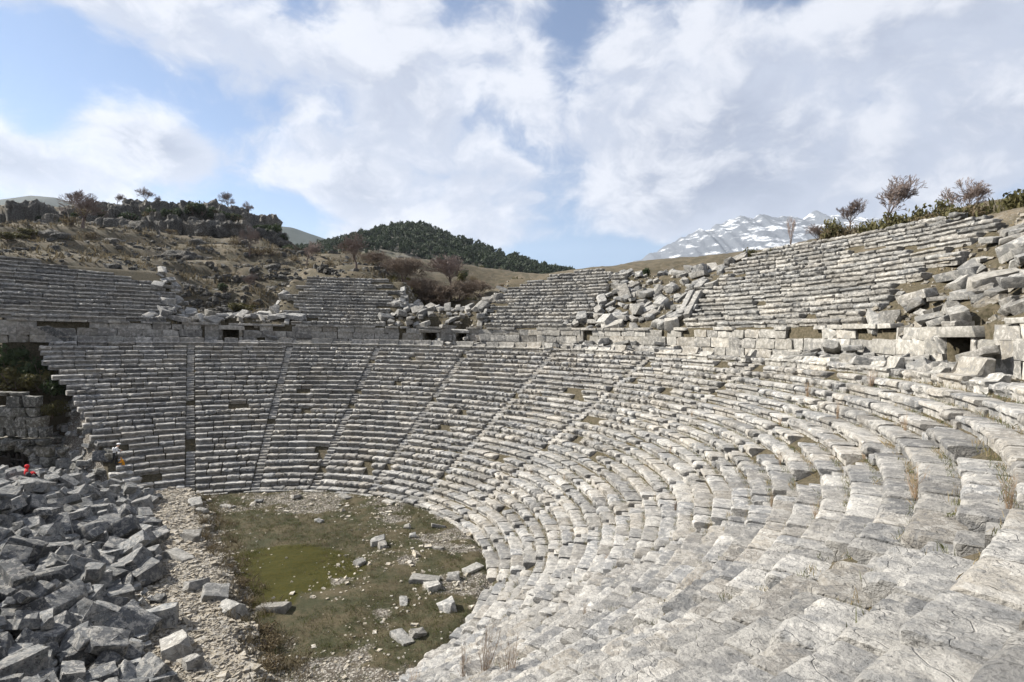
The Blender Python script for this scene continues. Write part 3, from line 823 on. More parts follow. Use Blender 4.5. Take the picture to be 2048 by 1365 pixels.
# heap of the stage building
cells = []
yy = 14.0; rowi = 0
while yy < 52:
    xx = -52.0+(0.5 if rowi % 2 else 0)
    while xx < -8:
        x = xx+R(-.30, .30); y = yy+R(-.30, .30)
        s = stage_s(x, y)
        gv = Vector((x+43.3, y-48.75)); gu = gv.x*.995-gv.y*.09; gw = gv.x*.09+gv.y*.995
        if abs(gu) < 2.4 and -6.5 < gw < 3: xx += 1.0; continue
        if s < 0.45 and s > -24 and in_view(Vector((x, y, 2)), 200):
            rr = math.hypot(x-CX, y-CY); t2 = math.degrees(math.atan2(y-CY, x-CX)) % 360
            if not (rr > R1+0.5 and t2 < TH_END+3): cells.append((x, y, s))
        xx += 1.0
    yy += 0.86; rowi += 1
cells.sort(key=lambda c: math.hypot(c[0], c[1]))
zz = ground_z(np.array([c[0] for c in cells]), np.array([c[1] for c in cells]))
n_pile = 0; rest = []
def heap_label(me, k, steep, s, y):
    size = 'small' if k < .88 else ('large' if k > 1.12 else 'mid-sized')
    shape = 'squared limestone block' if me in PILE else ('flat limestone slab' if me in SLAB else 'broken limestone lump')
    pose = 'tipped up steeply' if steep else 'lying level'
    if s > -1.6: where = 'at the gravel edge of the great heap'
    elif y > 36: where = 'in the great heap towards the vaulted gate'
    elif s < -6: where = 'deep in the great heap'
    else: where = 'on the flank of the great heap'
    return f'{size} {shape} {pose} {where}'
for (x, y, s), z in zip(cells, zz):
    if s > -1.2 and rng.random() < 0.35: continue
    for layer in range(2):
        if layer and not (s < -0.8 and rng.random() < 0.30): continue
        me = rng.choice(PILE+PILE+SLAB+LUMP)
        k = min(1.5, max(0.62, rng.lognormvariate(-0.08, 0.25)))*(0.85 if layer else 1.0)
        steep = rng.random() < (0.55 if not layer else .7)
        e = (R(-.8, .8) if steep else R(-.22, .22), R(-.6, .6) if steep else R(-.22, .22), R(0, 2*PI))
        p = Vector((x, y, z+0.20*k+R(-.05, .22))) if not layer else Vector((x+R(-.5, .5), y+R(-.5, .5), z+0.75+R(0, .3)))
        if n_pile >= 296:
            rest.append((me, Matrix.Translation(p) @ rot(*e) @ Matrix.Diagonal((k, k, k, 1)))); continue
        stone_at('fallen_block', me, p, e, (k*R(.85, 1.2), k*R(.85, 1.15), k*R(.85, 1.2)), label=heap_label(me, k, steep, s, y), cat='stone block', group='blocks of the great rubble heap')
        n_pile += 1

if rest:                              # the far blocks past the first three hundred
    V, F, o0 = [], [], 0
    for me, Mx in rest:
        co = np.empty(len(me.vertices)*3, np.float32); me.vertices.foreach_get('co', co); co = co.reshape(-1, 3)
        m3 = np.array(Mx); V.append(co @ m3[:3, :3].T+m3[:3, 3])
        me.calc_loop_triangles(); tr = np.empty(len(me.loop_triangles)*3, np.int32); me.loop_triangles.foreach_get('vertices', tr)
        F.append(tr.reshape(-1, 3)+o0); o0 += len(co)
    o = bpy.data.objects.new('rubble', mesh_np('rubble', np.vstack(V), np.vstack(F), M['rubble'], False)); col.objects.link(o)
    prop(o, 'far blocks of the great heap towards the vaulted gate', 'rubble', kind='stuff')

# slabs of the collapsed upper stairs
GAPLAB = [('in the shaded collapsed stair beside the gate-end wedge', 'slabs of the first collapsed stair'), ('in the collapsed stair above the twin doorways', 'blocks above the twin doorways'),
          ('in the sunlit collapsed stair with the leaning beams', 'slabs of the third collapsed stair'), ('on the earthy scree beside the widest wedge', 'slabs on the earthy scree')]
for gi, (g, hw, cap) in enumerate(GAPS):
    n = (74, 84, 122, 84)[gi]
    pts = []
    tries = 0
    while len(pts) < n and tries < 6000:
        tries += 1
        r = R(RW+0.5, 48.3) if gi > 1 else R(RW+0.5, 44.5)
        if gi == 1: r = R(RW+0.5, 46)
        w = hw*(0.98 if r > 39 else 1.25)
        th = g+R(-w, w)
        if gi == 3: th = g+R(-w*1.1, w*0.75); r = R(RW+.3, 43.5) if rng.random() < .75 else R(43, 47.5)
        if gi == 0 and r > 41.5 and abs(th-g) < 5.0: continue
        if gi == 0 and rng.random() < .25: r = R(41, 47.3); th = g+R(6.5, 10.5)
        p = pol(r, th)
        if any((p.x-q[0])**2+(p.y-q[1])**2 < 0.62**2 for q in pts): continue
        pts.append((p.x, p.y, th))
    zs = ground_z(np.array([p[0] for p in pts]), np.array([p[1] for p in pts]))
    for (x, y, th), z in zip(pts, zs):
        r = math.hypot(x-CX, y-CY)
        me = rng.choice(GSLAB+GSLAB+GPILE+GLUMP)
        k = min(1.6, max(0.5, rng.lognormvariate(-0.12, 0.30)))*(.82 if gi == 3 else 1.0)
        slope = 0.52
        # lie on the slope: tilt about the tangent, then spin
        a = rad(th)
        base = Matrix.Rotation(a, 4, 'Z') @ Matrix.Rotation(-slope*R(.4, 1.2), 4, 'Y')
        Mx = Matrix.Translation((x, y, z+0.22*k+R(-.05, .15))) @ base @ rot(R(-.4, .4), R(-.35, .35), R(0, 6.3)) @ Matrix.Diagonal((k*R(.8, 1.35), k*R(.85, 1.1), k*R(.8, 1.1), 1))
        size = 'small' if k < .85 else ('large' if k > 1.2 else 'mid-sized')
        shape = 'squared block' if me in GPILE else ('long slab' if me in GSLAB else 'broken lump')
        hgt = 'low down' if r < 40 else ('high up' if r > 43.5 else 'midway')
        prop(inst('collapsed_slab', me, Mx), f'{size} {shape} fallen {hgt} {GAPLAB[gi][0]}', 'stone slab', GAPLAB[gi][1])
    # blocks lying on the walkway at its foot
    for q in range((14, 18, 54, 62)[gi]):
        th = g+R(-hw*1.2, hw*1.2*(1.0 if gi != 3 else 1.5)); r = R(RB+1.0, RW+0.1)
        p = pol(r, th, ZD+0.2+(R(.25, .75) if q % 3 == 0 and r > RW-.9 else 0))
        k = R(.45, .85) if gi < 2 else R(.5, 1.15)
        gm_ = rng.choice(GLUMP+GSLAB)
        prop(stone_at('fallen_slab', gm_, p, (R(-.3, .3), R(-.3, .3), R(0, 6.3)), (k, k, k)), ('small' if k < .65 else 'mid-sized' if k < .9 else 'large')+(' fallen slab ' if gm_ in GSLAB else ' rough fallen stone ')+('by the bench row' if r < RB+1.5 else 'against the walkway wall')+' below '+('the shaded collapsed stair', 'the twin doorways', 'the leaning beams', 'the earthy scree')[gi], 'stone', 'stones on the walkway')
# two long fallen beams that lean down the third collapsed stair
BEAM = chip_block(3401, 4.6, 0.5, 0.42, 1, M['seat'], 0.03, 0.012)
for th0, rr, zz2, sp in ((33.5, 40.5, 16.75, 0.35), (31.8, 40.0, 16.6, 0.35)):
    a = rad(th0)
    Mx = Matrix.Translation(pol(rr, th0, zz2)) @ Matrix.Rotation(a, 4, 'Z') @ Matrix.Rotation(-0.60, 4, 'Y') @ Matrix.Rotation(sp, 4, 'Z')
    prop(inst('fallen_beam', BEAM, Mx), 'long narrow limestone beam leaning diagonally over the collapsed stair', 'stone beam', 'beams in the collapsed stair')
# big bench end and standing seats by the near walkway
BIGEND = loft_block(3420, 1.9, [(y*1.25, z*1.15) for y, z in bench_profile()], 12, 1.0, 0.04, M['wall'], .5)
prop(inst('bench_end', BIGEND, ring_matrix(RB-0.05, -17.5, 28*HR-.02, (0, 0, .02))), 'massive pale bench end standing alone beside the squared-block wall', 'bench')
for th0, rz in ((52.5, 0.1), (24.0, .05), (14.5, -.1)):
    prop(inst('tilted_bench', BEN[0][1][0], ring_matrix(RB+R(-.3, .2), th0, 28*HR+0.10, (R(-.35, -.1), R(-.2, .2), rz*3), 1.0)), 'short high-backed bench block tipped forward on the seats', 'bench', 'tipped bench blocks')
t0 = inst('tilted_slab', SLAB[3], Matrix.Translation(pol(RB+0.75, 138.2, ZD+0.75)) @ Matrix.Rotation(rad(48), 4, 'Z') @ rot(0, 0.55, 0) @ Matrix.Diagonal((1.5, .55, 1.6, 1)))
prop(t0, 'dark slab leaning on edge at the gate end of the bench row', 'stone slab')

# stones on the orchestra floor
def G(x, y, z=None): return Vector((x, y, gz(x, y) if z is None else z))
OST = [(-8.55, 32.3, .62, GLUMP, 'pale upright boulder standing alone at the edge of the bright moss'), (-2.93, 27.1, .85, GPILE, 'squared pale block on end near the seats of the near side'),
       (-4.5, 30.2, 1.05, GSLAB, 'moulded slab lying in the grass beside its twin'), (-4.1, 29.7, 1.05, GSLAB, 'moulded slab lying in the grass beside its twin'),
       (-2.0, 31.5, .75, GSLAB, 'flat pale slab lying by the lowest seats'), (-3.0, 30.3, .8, GLUMP, 'broken grey lump by the moulded slabs'),
       (-8.4, 35.6, .95, GLUMP, 'large knobbly boulder beside the stone scatter'), (-7.9, 35.0, .6, GLUMP, 'small boulder leaning against the knobbly one'),
       (-17.2, 44.9, .7, GLUMP, 'low grey boulder near the far kerb'), (-13.3, 45.0, .75, GSLAB, 'flat grey boulder near the far kerb slabs'), (-9.4, 43.6, .7, GSLAB, 'slab lying askew on the far orchestra edge'),
       (-7.2, 44.2, .9, GSLAB, 'dark-edged slab slipped off the lowest row'), (-13.4, 39.5, .5, GLUMP, 'small dark boulder in the far turf'), (-7.0, 38.4, .5, GLUMP, 'rough boulder among scattered stones'),
       (-4.9, 38.6, .6, GSLAB, 'narrow tilted stone among scattered stones'), (-5.2, 27.8, .55, GSLAB, 'small grey slab flat in the dark turf'), (-4.6, 24.3, .7, GSLAB, 'tilted grey slab at the near turf edge'),
       (-3.9, 24.5, .55, GLUMP, 'cream boulder at the near turf edge'), (-11.3, 26.9, 1.0, GSLAB, 'flat white slab sunk beside the gravel bank'), (-21.3, 42.3, .75, GSLAB, 'pale slab tilted against the far kerb'),
       (-19.6, 43.7, .55, GLUMP, 'round stone in the dry tufts by the far kerb'), (-6.3, 36.6, .5, GLUMP, 'small cream stone between tufts'), (-4.4, 34.6, .5, GSLAB, 'low broken slab at the seats edge'),
       (-22.9, 40.8, 1.0, GPILE, 'bright squared block lying at the far corner of the heap'), (-22.0, 39.9, .8, GPILE, 'pale broken block at the far corner of the heap'),
       (-19.0, 33.4, 1.0, GPILE, 'bright block standing on the gravel beside the heap'), (-18.2, 30.9, 1.1, GSLAB, 'flat white slab lying on the gravel'), (-15.3, 27.3, .95, GPILE, 'white-topped block on the gravel edge of the heap'),
       (-12.8, 25.6, 1.0, GPILE, 'large pale block with a shadowed side on the gravel'), (-13.8, 26.3, .95, GPILE, 'grey block tilted beside the white-topped block'), (-11.8, 20.9, .85, GLUMP, 'bluish weathered lump sunk in the near gravel'), (-13.0, 21.9, 1.1, GPILE, 'tall rectangular block leaning at the near end of the gravel')]
for i, (x, y, k, st, lab) in enumerate(OST):
    p = G(x, y); me = (GLUMP if (i % 3 == 0 and 'slab' not in lab and 'squared' not in lab) else st)[i % len(GLUMP)]
    p.z -= .10*k
    flat = 'flat' in lab or 'slab' in lab
    stone_at('loose_stone', me, p+Vector((0, 0, (.12 if flat else .22)*k)), (R(-.15, .15) if flat else R(-.35, .35), R(-.15, .15) if flat else R(-.3, .3), R(0, 6.3)), (k, k, k), label=lab, cat='stone', **({'group': 'moulded slabs'} if 'twin' in lab else {}))

# ------------------------------------------------------------------ small stones: pebbles, gravel and scree as real pieces
OCT = np.array([(1, 0, 0), (-1, 0, 0), (0, 1, 0), (0, -1, 0), (0, 0, 1), (0, 0, -1)], float)
OCF = np.array([(0, 2, 4), (2, 1, 4), (1, 3, 4), (3, 0, 4), (2, 0, 5), (1, 2, 5), (3, 1, 5), (0, 3, 5)])
CUB = np.array([(x, y, z) for x in (-.8, .8) for y in (-.8, .8) for z in (-.7, .7)], float)
CUF = np.array([(0, 1, 3), (0, 3, 2), (4, 6, 7), (4, 7, 5), (0, 4, 5), (0, 5, 1), (2, 3, 7), (2, 7, 6), (0, 2, 6), (0, 6, 4), (1, 5, 7), (1, 7, 3)])
nr = np.random.default_rng(5)
def pebbles(name, P, size, mat, label, flat=0.7):
    """P (n,3) positions, size (n,) radii"""
    n = len(P)
    base, fc = CUB, CUF
    q = base[None]*(1+nr.normal(0, .22, (n, 8, 3)))
    q[:, :, 2] *= flat
    q *= (1+nr.normal(0, .2, (n, 1, 3)))
    a = nr.uniform(0, 6.28, n); b = nr.normal(0, .35, n)
    ca, sa, cb, sb = np.cos(a), np.sin(a), np.cos(b), np.sin(b)
    x, y, z = q[..., 0], q[..., 1], q[..., 2]
    y, z = y*cb[:, None]-z*sb[:, None], y*sb[:, None]+z*cb[:, None]
    x, y = x*ca[:, None]-y*sa[:, None], x*sa[:, None]+y*ca[:, None]
    v = np.stack([x, y, z], -1)*size[:, None, None]+P[:, None]
    f = (fc[None]+np.arange(n)[:, None, None]*8).reshape(-1, 3)
    o = bpy.data.objects.new(name, mesh_np(name, v.reshape(-1, 3), f, mat, False)); col.objects.link(o)
    return prop(o, label, name.split('_')[-1], kind='stuff')
def scatter(n, box, keep):
    x = nr.uniform(box[0], box[1], n); y = nr.uniform(box[2], box[3], n)
    m = keep(x, y)
    x, y = x[m], y[m]
    return np.stack([x, y, ground_z(x, y)], -1)
def kg(x, y):
    s = stage_s(x, y); return (s < 4.4) & (s > -2.5) & (np.hypot(x-CX, y-CY) < R1+3) & (y > 14) & (x > -0.95*y-2) & (s+fbm(x/1.2, y/1.2, 71, 4)*2 < 3.9)
Ph = scatter(9000, (-46, -8, 13, 50), lambda x, y: (stage_s(x, y) < 0) & (stage_s(x, y) > -16) & (x > -1.0*y-1) & ((np.hypot(x-CX, y-CY) < R1) | (np.degrees(np.arctan2(y-CY, x-CX)) % 360 > TH_END+2)))
Ph[:, 2] += nr.uniform(0, .35, len(Ph))
pebbles('heap_debris', Ph, np.clip(nr.lognormal(-2.1, .5, len(Ph)), .05, .4), M['rubble'], 'small broken debris between the blocks of the great heap')
P = scatter(95000, (-36, -5, 14, 44), kg)
pebbles('gravel', P, nr.lognormal(-2.95, .45, len(P)), M['scree'], 'pale broken gravel covering the bank beside the heap')
def ko(x, y):
    s = stage_s(x, y); r = np.hypot(x-CX, y-CY)
    d = np.clip(fbm(x/3, y/3, 61, 4)*2.4+0.30*sstep(8, 16, r)+.10, .02, 1)
    return (s > 3.2) & (r < R1-.05) & (nr.uniform(0, 1, x.shape) < d*1.1)
P = scatter(17000, (-35, 0, 14, 48), ko)
pebbles('pebbles', P, np.clip(nr.lognormal(-3.15, .55, len(P)), .015, .28), M['scree'], 'scattered pale stones on the orchestra turf')
def ks(x, y):
    r = np.hypot(x-CX, y-CY); th = np.degrees(np.arctan2(y-CY, x-CX)); k = np.zeros(x.shape, bool)
    for g, hw, cap in GAPS: k |= np.abs(th-g) < hw*1.0
    return k & (r > RB+.9) & (r < 47.5) & (nr.uniform(0, 1, x.shape) < .9)
P = scatter(26000, (-50, 34, 10, 80), ks)
pebbles('scree', P, np.clip(nr.lognormal(-2.2, .55, len(P)), .04, .42), M['scree'], 'small tumbled stones filling the collapsed stairs')
def kd(x, y):
    r = np.hypot(x-CX, y-CY); th = np.degrees(np.arctan2(y-CY, x-CX)); return (r > RB+.8) & (r < RW) & (th < 146) & (th > -66)
P = scatter(30000, (-56, 22, -8, 70), kd)
pebbles('walkway_stones', P, np.clip(nr.lognormal(-2.9, .6, len(P)), .02, .22), M['scree'], 'small stones strewn along the walkway')

# ------------------------------------------------------------------ gate end: side wall, vaulted gate, timber barrier
def wall_matrix(A, B, t, z, sx, sy, sz, tilt=(0, 0, 0)):
    d = (B-A); d.z = 0; ang = math.atan2(d.y, d.x)
    p = A+(B-A)*t
    return Matrix.Translation((p.x, p.y, z)) @ Matrix.Rotation(ang, 4, 'Z') @ rot(*tilt) @ Matrix.Diagonal((sx, sy, sz, 1))
WA, WBk = Vector((-52.5, 49.6, 0)), Vector((-40.6, 48.6, 0))
wl = (WBk-WA).length
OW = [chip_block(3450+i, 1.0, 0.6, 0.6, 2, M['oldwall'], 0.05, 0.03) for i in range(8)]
side = empty('side_wall', ((WA+WBk)/2)[:], 'dark squared-block wall above the ruined vaulted gate', 'wall')
zc = 3.9
for ch in (0.85, 0.95, 0.8, 0.95, 0.35):
    t = R(0, .05); tend = 1+R(-.05, .06)
    while t < tend-.01:
        L = R(.9, 1.6); a = L/wl
        if t+a > tend: a = tend-t; L = a*wl
        if zc > 6.4 and rng.random() < .25: t += a; continue
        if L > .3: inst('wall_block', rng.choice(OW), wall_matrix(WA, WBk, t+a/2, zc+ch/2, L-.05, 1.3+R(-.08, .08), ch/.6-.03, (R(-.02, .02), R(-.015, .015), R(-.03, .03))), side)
        t += a
    zc += ch
GC = Vector((-43.3, 48.75, 0))       # middle of the gate
gate = empty('vaulted_gate', GC[:], 'ruined vaulted stone gate half buried by the great heap', 'gate')
gd = (WBk-WA).normalized(); gn = Vector((-gd.y, gd.x, 0)); gang = math.atan2(gd.y, gd.x)
def gm(u, z, depth, sx, sy, sz, ry=0.0):
    p = GC+gd*u+gn*depth
    return Matrix.Translation((p.x, p.y, z)) @ Matrix.Rotation(gang, 4, 'Z') @ rot(0, ry, 0) @ Matrix.Diagonal((sx, sy, sz, 1))
for i in range(13):                   # voussoirs of a flat arch, 4 m deep
    a = PI*(i+.5)/13
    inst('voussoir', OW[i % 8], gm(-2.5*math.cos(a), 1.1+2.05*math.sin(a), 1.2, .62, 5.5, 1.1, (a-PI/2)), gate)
for sgn in (-1, 1):
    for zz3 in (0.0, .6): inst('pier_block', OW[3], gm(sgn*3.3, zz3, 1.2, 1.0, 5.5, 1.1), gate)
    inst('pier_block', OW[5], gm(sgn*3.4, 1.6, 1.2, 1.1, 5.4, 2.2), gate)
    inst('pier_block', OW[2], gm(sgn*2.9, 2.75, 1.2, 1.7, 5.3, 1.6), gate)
for i in range(9):
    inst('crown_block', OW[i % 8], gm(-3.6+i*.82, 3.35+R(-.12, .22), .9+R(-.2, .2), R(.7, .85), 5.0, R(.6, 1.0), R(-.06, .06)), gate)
def bar_mesh(A, B, w, mat):
    A = Vector(A); B = Vector(B); d = (B-A).normalized(); s1 = d.orthogonal().normalized(); s2 = d.cross(s1)
    v = [P+s1*w*a+s2*w*b for P in (A, B) for a, b in ((-1, -1), (1, -1), (1, 1), (-1, 1))]
    f = [(0, 1, 2, 3), (7, 6, 5, 4)]+[(i, i+4, (i+1) % 4+4, (i+1) % 4) for i in range(4)]
    return mesh('bar', v, f, mat)
tb = empty('timber_barrier', (GC+gd*1.2)[:], 'dark timber barrier with a diagonal brace standing under the vaulted gate', 'barrier')
def tbar(name, u0, z0, u1, z1, w):
    A = GC+gd*u0+gn*-.6; B = GC+gd*u1+gn*-.6
    o = bpy.data.objects.new(name, bar_mesh((A.x, A.y, z0), (B.x, B.y, z1), w, M['timber'])); col.objects.link(o); o.parent = tb; o.location = -tb.location
for u in (.2, 1.0, 1.55): tbar('post', u, 0.2, u, 2.6, .09)
tbar('rail', .2, 2.05, 1.6, 2.05, .08); tbar('brace', .25, 1.9, 1.5, .5, .08)
tbar('panel', -.25, 1.2, -.25, 2.35, .42)
# rough stones at the torn end of the seat rows
for i in range(130):
    th = R(TH_END-.5, TH_END+7.0); r = R(R1+.5, RB-1)
    if th > TH_END+5.0 and 24 < r < 32.5: continue
    p = pol(r, th); x, y = p.x, p.y
    z = gz(x, y)
    k = R(.5, 1.0)
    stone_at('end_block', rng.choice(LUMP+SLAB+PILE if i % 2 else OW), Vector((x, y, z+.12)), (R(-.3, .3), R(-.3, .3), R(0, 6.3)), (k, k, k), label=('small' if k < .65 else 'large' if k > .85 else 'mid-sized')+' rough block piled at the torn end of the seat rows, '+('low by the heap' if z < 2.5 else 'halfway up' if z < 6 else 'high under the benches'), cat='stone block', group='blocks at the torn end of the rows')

prop(inst('leaning_slab', SLAB[5], Matrix.Translation(pol(R1+7*DR+.3, 137.0, 7*HR+.25)) @ Matrix.Rotation(rad(45), 4, 'Z') @ rot(.9, .15, 0) @ Matrix.Diagonal((.8, 1.3, .5, 1))), 'pale flat slab leaning at the row ends behind the person in white', 'stone slab')
# ------------------------------------------------------------------ far country
def hill_mesh(name, sky, Y0, front, back, mat, zbase, amp, nz, seed, nu=220, nd=60, crag_px=0.0):
    """a hill whose crest stands Y0 metres ahead; sky is a list of (bearing pixel, height pixel) along the crest"""
    us = np.array([q[0] for q in sky], float)
    crest = np.array([pix(q[0], q[1], Y0).z for q in sky])
    px = np.linspace(us[0], us[-1], nu)
    cz = np.interp(px, us, crest)+crag_px*Y0/1121.5*fbm(px/22.0, px*0+3.3, seed+7, 4)*2
    dep = np.concatenate([np.linspace(-front, 0, nd), np.linspace(0, back, nd//2)[1:]])
    U, Dp = np.meshgrid(px, dep, indexing='ij')
    X = (U-1024)/1121.5*Y0*(1+0.0*Dp); Yv = Y0+Dp
    CZ = np.repeat(cz[:, None], len(dep), 1)
    t = np.where(Dp < 0, 1+Dp/front, 1-Dp/back)
    sh = np.where(Dp < 0, t**0.9, sstep(0, 1, t))
    Z = zbase+(CZ-zbase)*sh
    env = 1-np.abs(2*t-1)**6
    Z = Z+fbm(X/nz, Yv/nz, seed, 6)*amp*2*(0.25+0.75*np.minimum(1, (1-t)*4))*(Dp < back*.9)
    n, m = U.shape
    i = np.arange(n-1)[:, None]; j = np.arange(m-1)[None]
    f = np.stack([i*m+j, (i+1)*m+j, (i+1)*m+j+1, i*m+j+1], -1).reshape(-1, 4)
    v = np.stack([X, Yv, Z], -1).reshape(-1, 3)
    o = bpy.data.objects.new(name, mesh_np(name, v, f, mat, True)); col.objects.link(o); prop(o, kind='structure')
    return X, Yv, Z
# wooded hill behind the middle gap
HX, HY, HZ = hill_mesh('wooded_hill', [(480, 560), (560, 520), (640, 500), (690, 484), (750, 468), (790, 455), (830, 452), (870, 464), (900, 478), (950, 495), (1000, 510), (1050, 524), (1100, 540), (1180, 556), (1300, 575)], 620, 330, 300, M['hill'], 24, 5, 55, 111)
hill_mesh('forested_ridge', [(-400, 440), (-150, 415), (0, 402), (60, 392), (110, 396), (160, 412), (300, 430), (520, 448), (580, 455), (640, 475), (700, 497), (760, 515), (900, 545), (1000, 570)], 2300, 1200, 900, M['ridge'], 60, 18, 220, 121)
hill_mesh('snow_mountain', [(1180, 560), (1250, 528), (1310, 505), (1350, 487), (1400, 462), (1440, 446), (1475, 434), (1500, 430), (1535, 431), (1570, 428), (1600, 433), (1640, 430), (1680, 436), (1760, 440), (1850, 452), (1960, 480), (2100, 520), (2250, 570)], 6500, 2600, 2500, M['snow'], -100, 55, 520, 131, 420, 110, 15.0)
hill_mesh('low_ridge', [(1000, 560), (1100, 545), (1200, 536), (1300, 522), (1400, 518), (1500, 515), (1650, 520), (1900, 540), (2200, 570)], 1500, 700, 600, M['ridge'], -10, 10, 150, 141)

# ------------------------------------------------------------------ plants: shapes shared by many
def leaf_cloud(seed, n, size, lumps, flat=1.0, droop=0.0):
    """leaf-sized quads spread through a few lumps; about 1 m radius, base at z = 0"""
    g = np.random.default_rng(seed)
    cs = []
    for i in range(lumps):
        a = g.uniform(0, 6.28); q = g.uniform(0.05, .62)
        cs.append((q*math.cos(a), q*math.sin(a), g.uniform(.3, 1.0)*flat, g.uniform(.28, .55)))
    idx = g.integers(0, lumps, n); C = np.array(cs)[idx]
    d = g.normal(0, 1, (n, 3)); d /= np.linalg.norm(d, axis=1)[:, None]
    rr = C[:, 3]*(g.uniform(0.25, 1.0, n)**0.45)*(1+g.normal(0, .12, n))
    P = C[:, :3]+d*rr[:, None]*np.array([1, 1, .8])
    P[:, 2] = np.abs(P[:, 2])
    nrm = d+g.normal(0, .7, (n, 3)); nrm /= np.linalg.norm(nrm, axis=1)[:, None]
    t1 = np.cross(nrm, g.normal(0, 1, (n, 3))); t1 /= np.linalg.norm(t1, axis=1)[:, None]; t2 = np.cross(nrm, t1)
    s = size*g.uniform(.6, 1.4, (n, 1))
    v = np.stack([P-t1*s, P+t2*s*.55, P+t1*s, P-t2*s*.55], 1).reshape(-1, 3)
    f = np.arange(n*4).reshape(-1, 4)
    return v, f
def tube(v, f, A, B, ra, rb, sides):
    d = (B-A)
    if d.length < 1e-5: return
    d.normalize(); s1 = d.orthogonal().normalized(); s2 = d.cross(s1); b = len(v)
    for P, r in ((A, ra), (B, rb)):
        for i in range(sides):
            a = 2*PI*i/sides; v.append(P+s1*r*math.cos(a)+s2*r*math.sin(a))
    for i in range(sides):
        j = (i+1) % sides; f.append((b+i, b+j, b+sides+j, b+sides+i))
def bare_tree(seed, levels=6, upright=0.25, spread=0.75, trunks=1):
    """trunk and crown meshes of a leafless tree about 1 unit tall"""
    rs = random.Random(seed); tv, tf, cv, cf = [], [], [], []
    def grow(P, d, L, r, lev):
        steps = 3 if lev < 2 else 2
        for i in range(steps):
            sg = .06 if lev == 0 else .16
            d2 = (d+Vector((rs.gauss(0, sg), rs.gauss(0, sg), rs.gauss(0, .08)+.05*upright))).normalized()
            Q = P+d2*L/steps; r2 = r*(0.86 if lev else .8)
            if lev <= 1: tube(tv, tf, P, Q, r, r2, 7 if lev == 0 else 5)
            else: tube(cv, cf, P, Q, r, r2, 3)
            P, d, r = Q, d2, r2
            if lev > 0 and i < steps-1 and lev < levels and rs.random() < .75: kid(P, d, L*.62, r*.6, lev+1)
        if lev < levels:
            for q in range(rs.choice((3, 3, 4) if lev < 2 else (2, 3, 3))): kid(P, d, L*rs.uniform(.62, .86), r*rs.uniform(.55, .75), lev+1)
    def kid(P, d, L, r, lev):
        side = d.orthogonal().normalized(); side = Matrix.Rotation(rs.uniform(0, 6.28), 3, d) @ side
        d2 = (d+side*rs.uniform(.35, 1.0)*spread+Vector((0, 0, upright*rs.uniform(.1, .8)))).normalized()
        grow(P, d2, L, max(r, .0030), lev)
    for q in range(trunks):
        lean = Vector((rs.gauss(0, .03+.34*(trunks > 1)), rs.gauss(0, .03+.34*(trunks > 1)), 1)).normalized()
        grow(Vector((rs.gauss(0, .03), rs.gauss(0, .03), -.02)), lean, .26, .034 if trunks == 1 else .02, 0)
    zmax = max(p.z for p in cv)
    k = 1.0/zmax
    return [p*k for p in tv], tf, [p*k for p in cv], cf
TREES = []
for i in range(5):
    tv, tf, cv, cf = bare_tree(50+i*3, 6, .30 if i < 3 else .1, .8)
    TREES.append((mesh('trunk', tv, tf, M['bark']), mesh('crown', cv, cf, M['twig']), None))
BUSHT = []
for i in range(4):
    tv, tf, cv, cf = bare_tree(90+i*3, 6, .2, 1.0, 5)
    BUSHT.append((mesh('stem', tv, tf, M['bark']), mesh('branches', cv, cf, M['twig_grey'])))
tv, tf, cv, cf = bare_tree(203, 4, .9, .45)
SAPL = (mesh('trunk', tv, tf, M['bark']), mesh('crown', cv, cf, M['twig']))
def tree(name, variant, p, h, label, cat='tree', group=None, wide=1.0, parts=('trunk', 'crown')):
    e = empty(name, p, label, cat, group)
    a = R(0, 6.28)
    for nm, me in zip(parts, variant[:2]):
        inst(nm, me, Matrix.Translation(p) @ Matrix.Rotation(a, 4, 'Z') @ Matrix.Diagonal((h*wide, h*wide, h, 1)), e)
    return e
BUSH = {}
for nm in ('evergreen', 'olive', 'brown'):
    BUSH[nm] = []
    for i in range(4):
        v, f = leaf_cloud(400+i*7+len(nm), 900 if nm != 'brown' else 520, .085 if nm != 'brown' else .06, 7 if nm != 'brown' else 9, .75)
        me = mesh_np('foliage', v, f, M[nm], False)
        sv, sf = [], []
        rs = random.Random(i)
        for q in range(9):
            a = rs.uniform(0, 6.28); tube(sv, sf, Vector((0, 0, -.1)), Vector((.5*math.cos(a), .5*math.sin(a), rs.uniform(.4, .8))), .03, .012, 4)
        BUSH[nm].append((mesh('stem', sv, sf, M['bark']), me))
def bush(name, nm, p, w, h, label, group=None, cat='bush'):
    e = empty(name, p, label, cat, group); v = rng.choice(BUSH[nm]); a = R(0, 6.28)
    for pn, me in zip(('stem', 'foliage'), v):
        inst(pn, me, Matrix.Translation(p) @ Matrix.Rotation(a, 4, 'Z') @ Matrix.Diagonal((w, w, h, 1)), e)
    return e
def on_ground(x, y, Y):
    """plan position at bearing x, Y ahead, set on the ground"""
    p = pix(x, y, Y); p.z = gz(p.x, p.y); return p

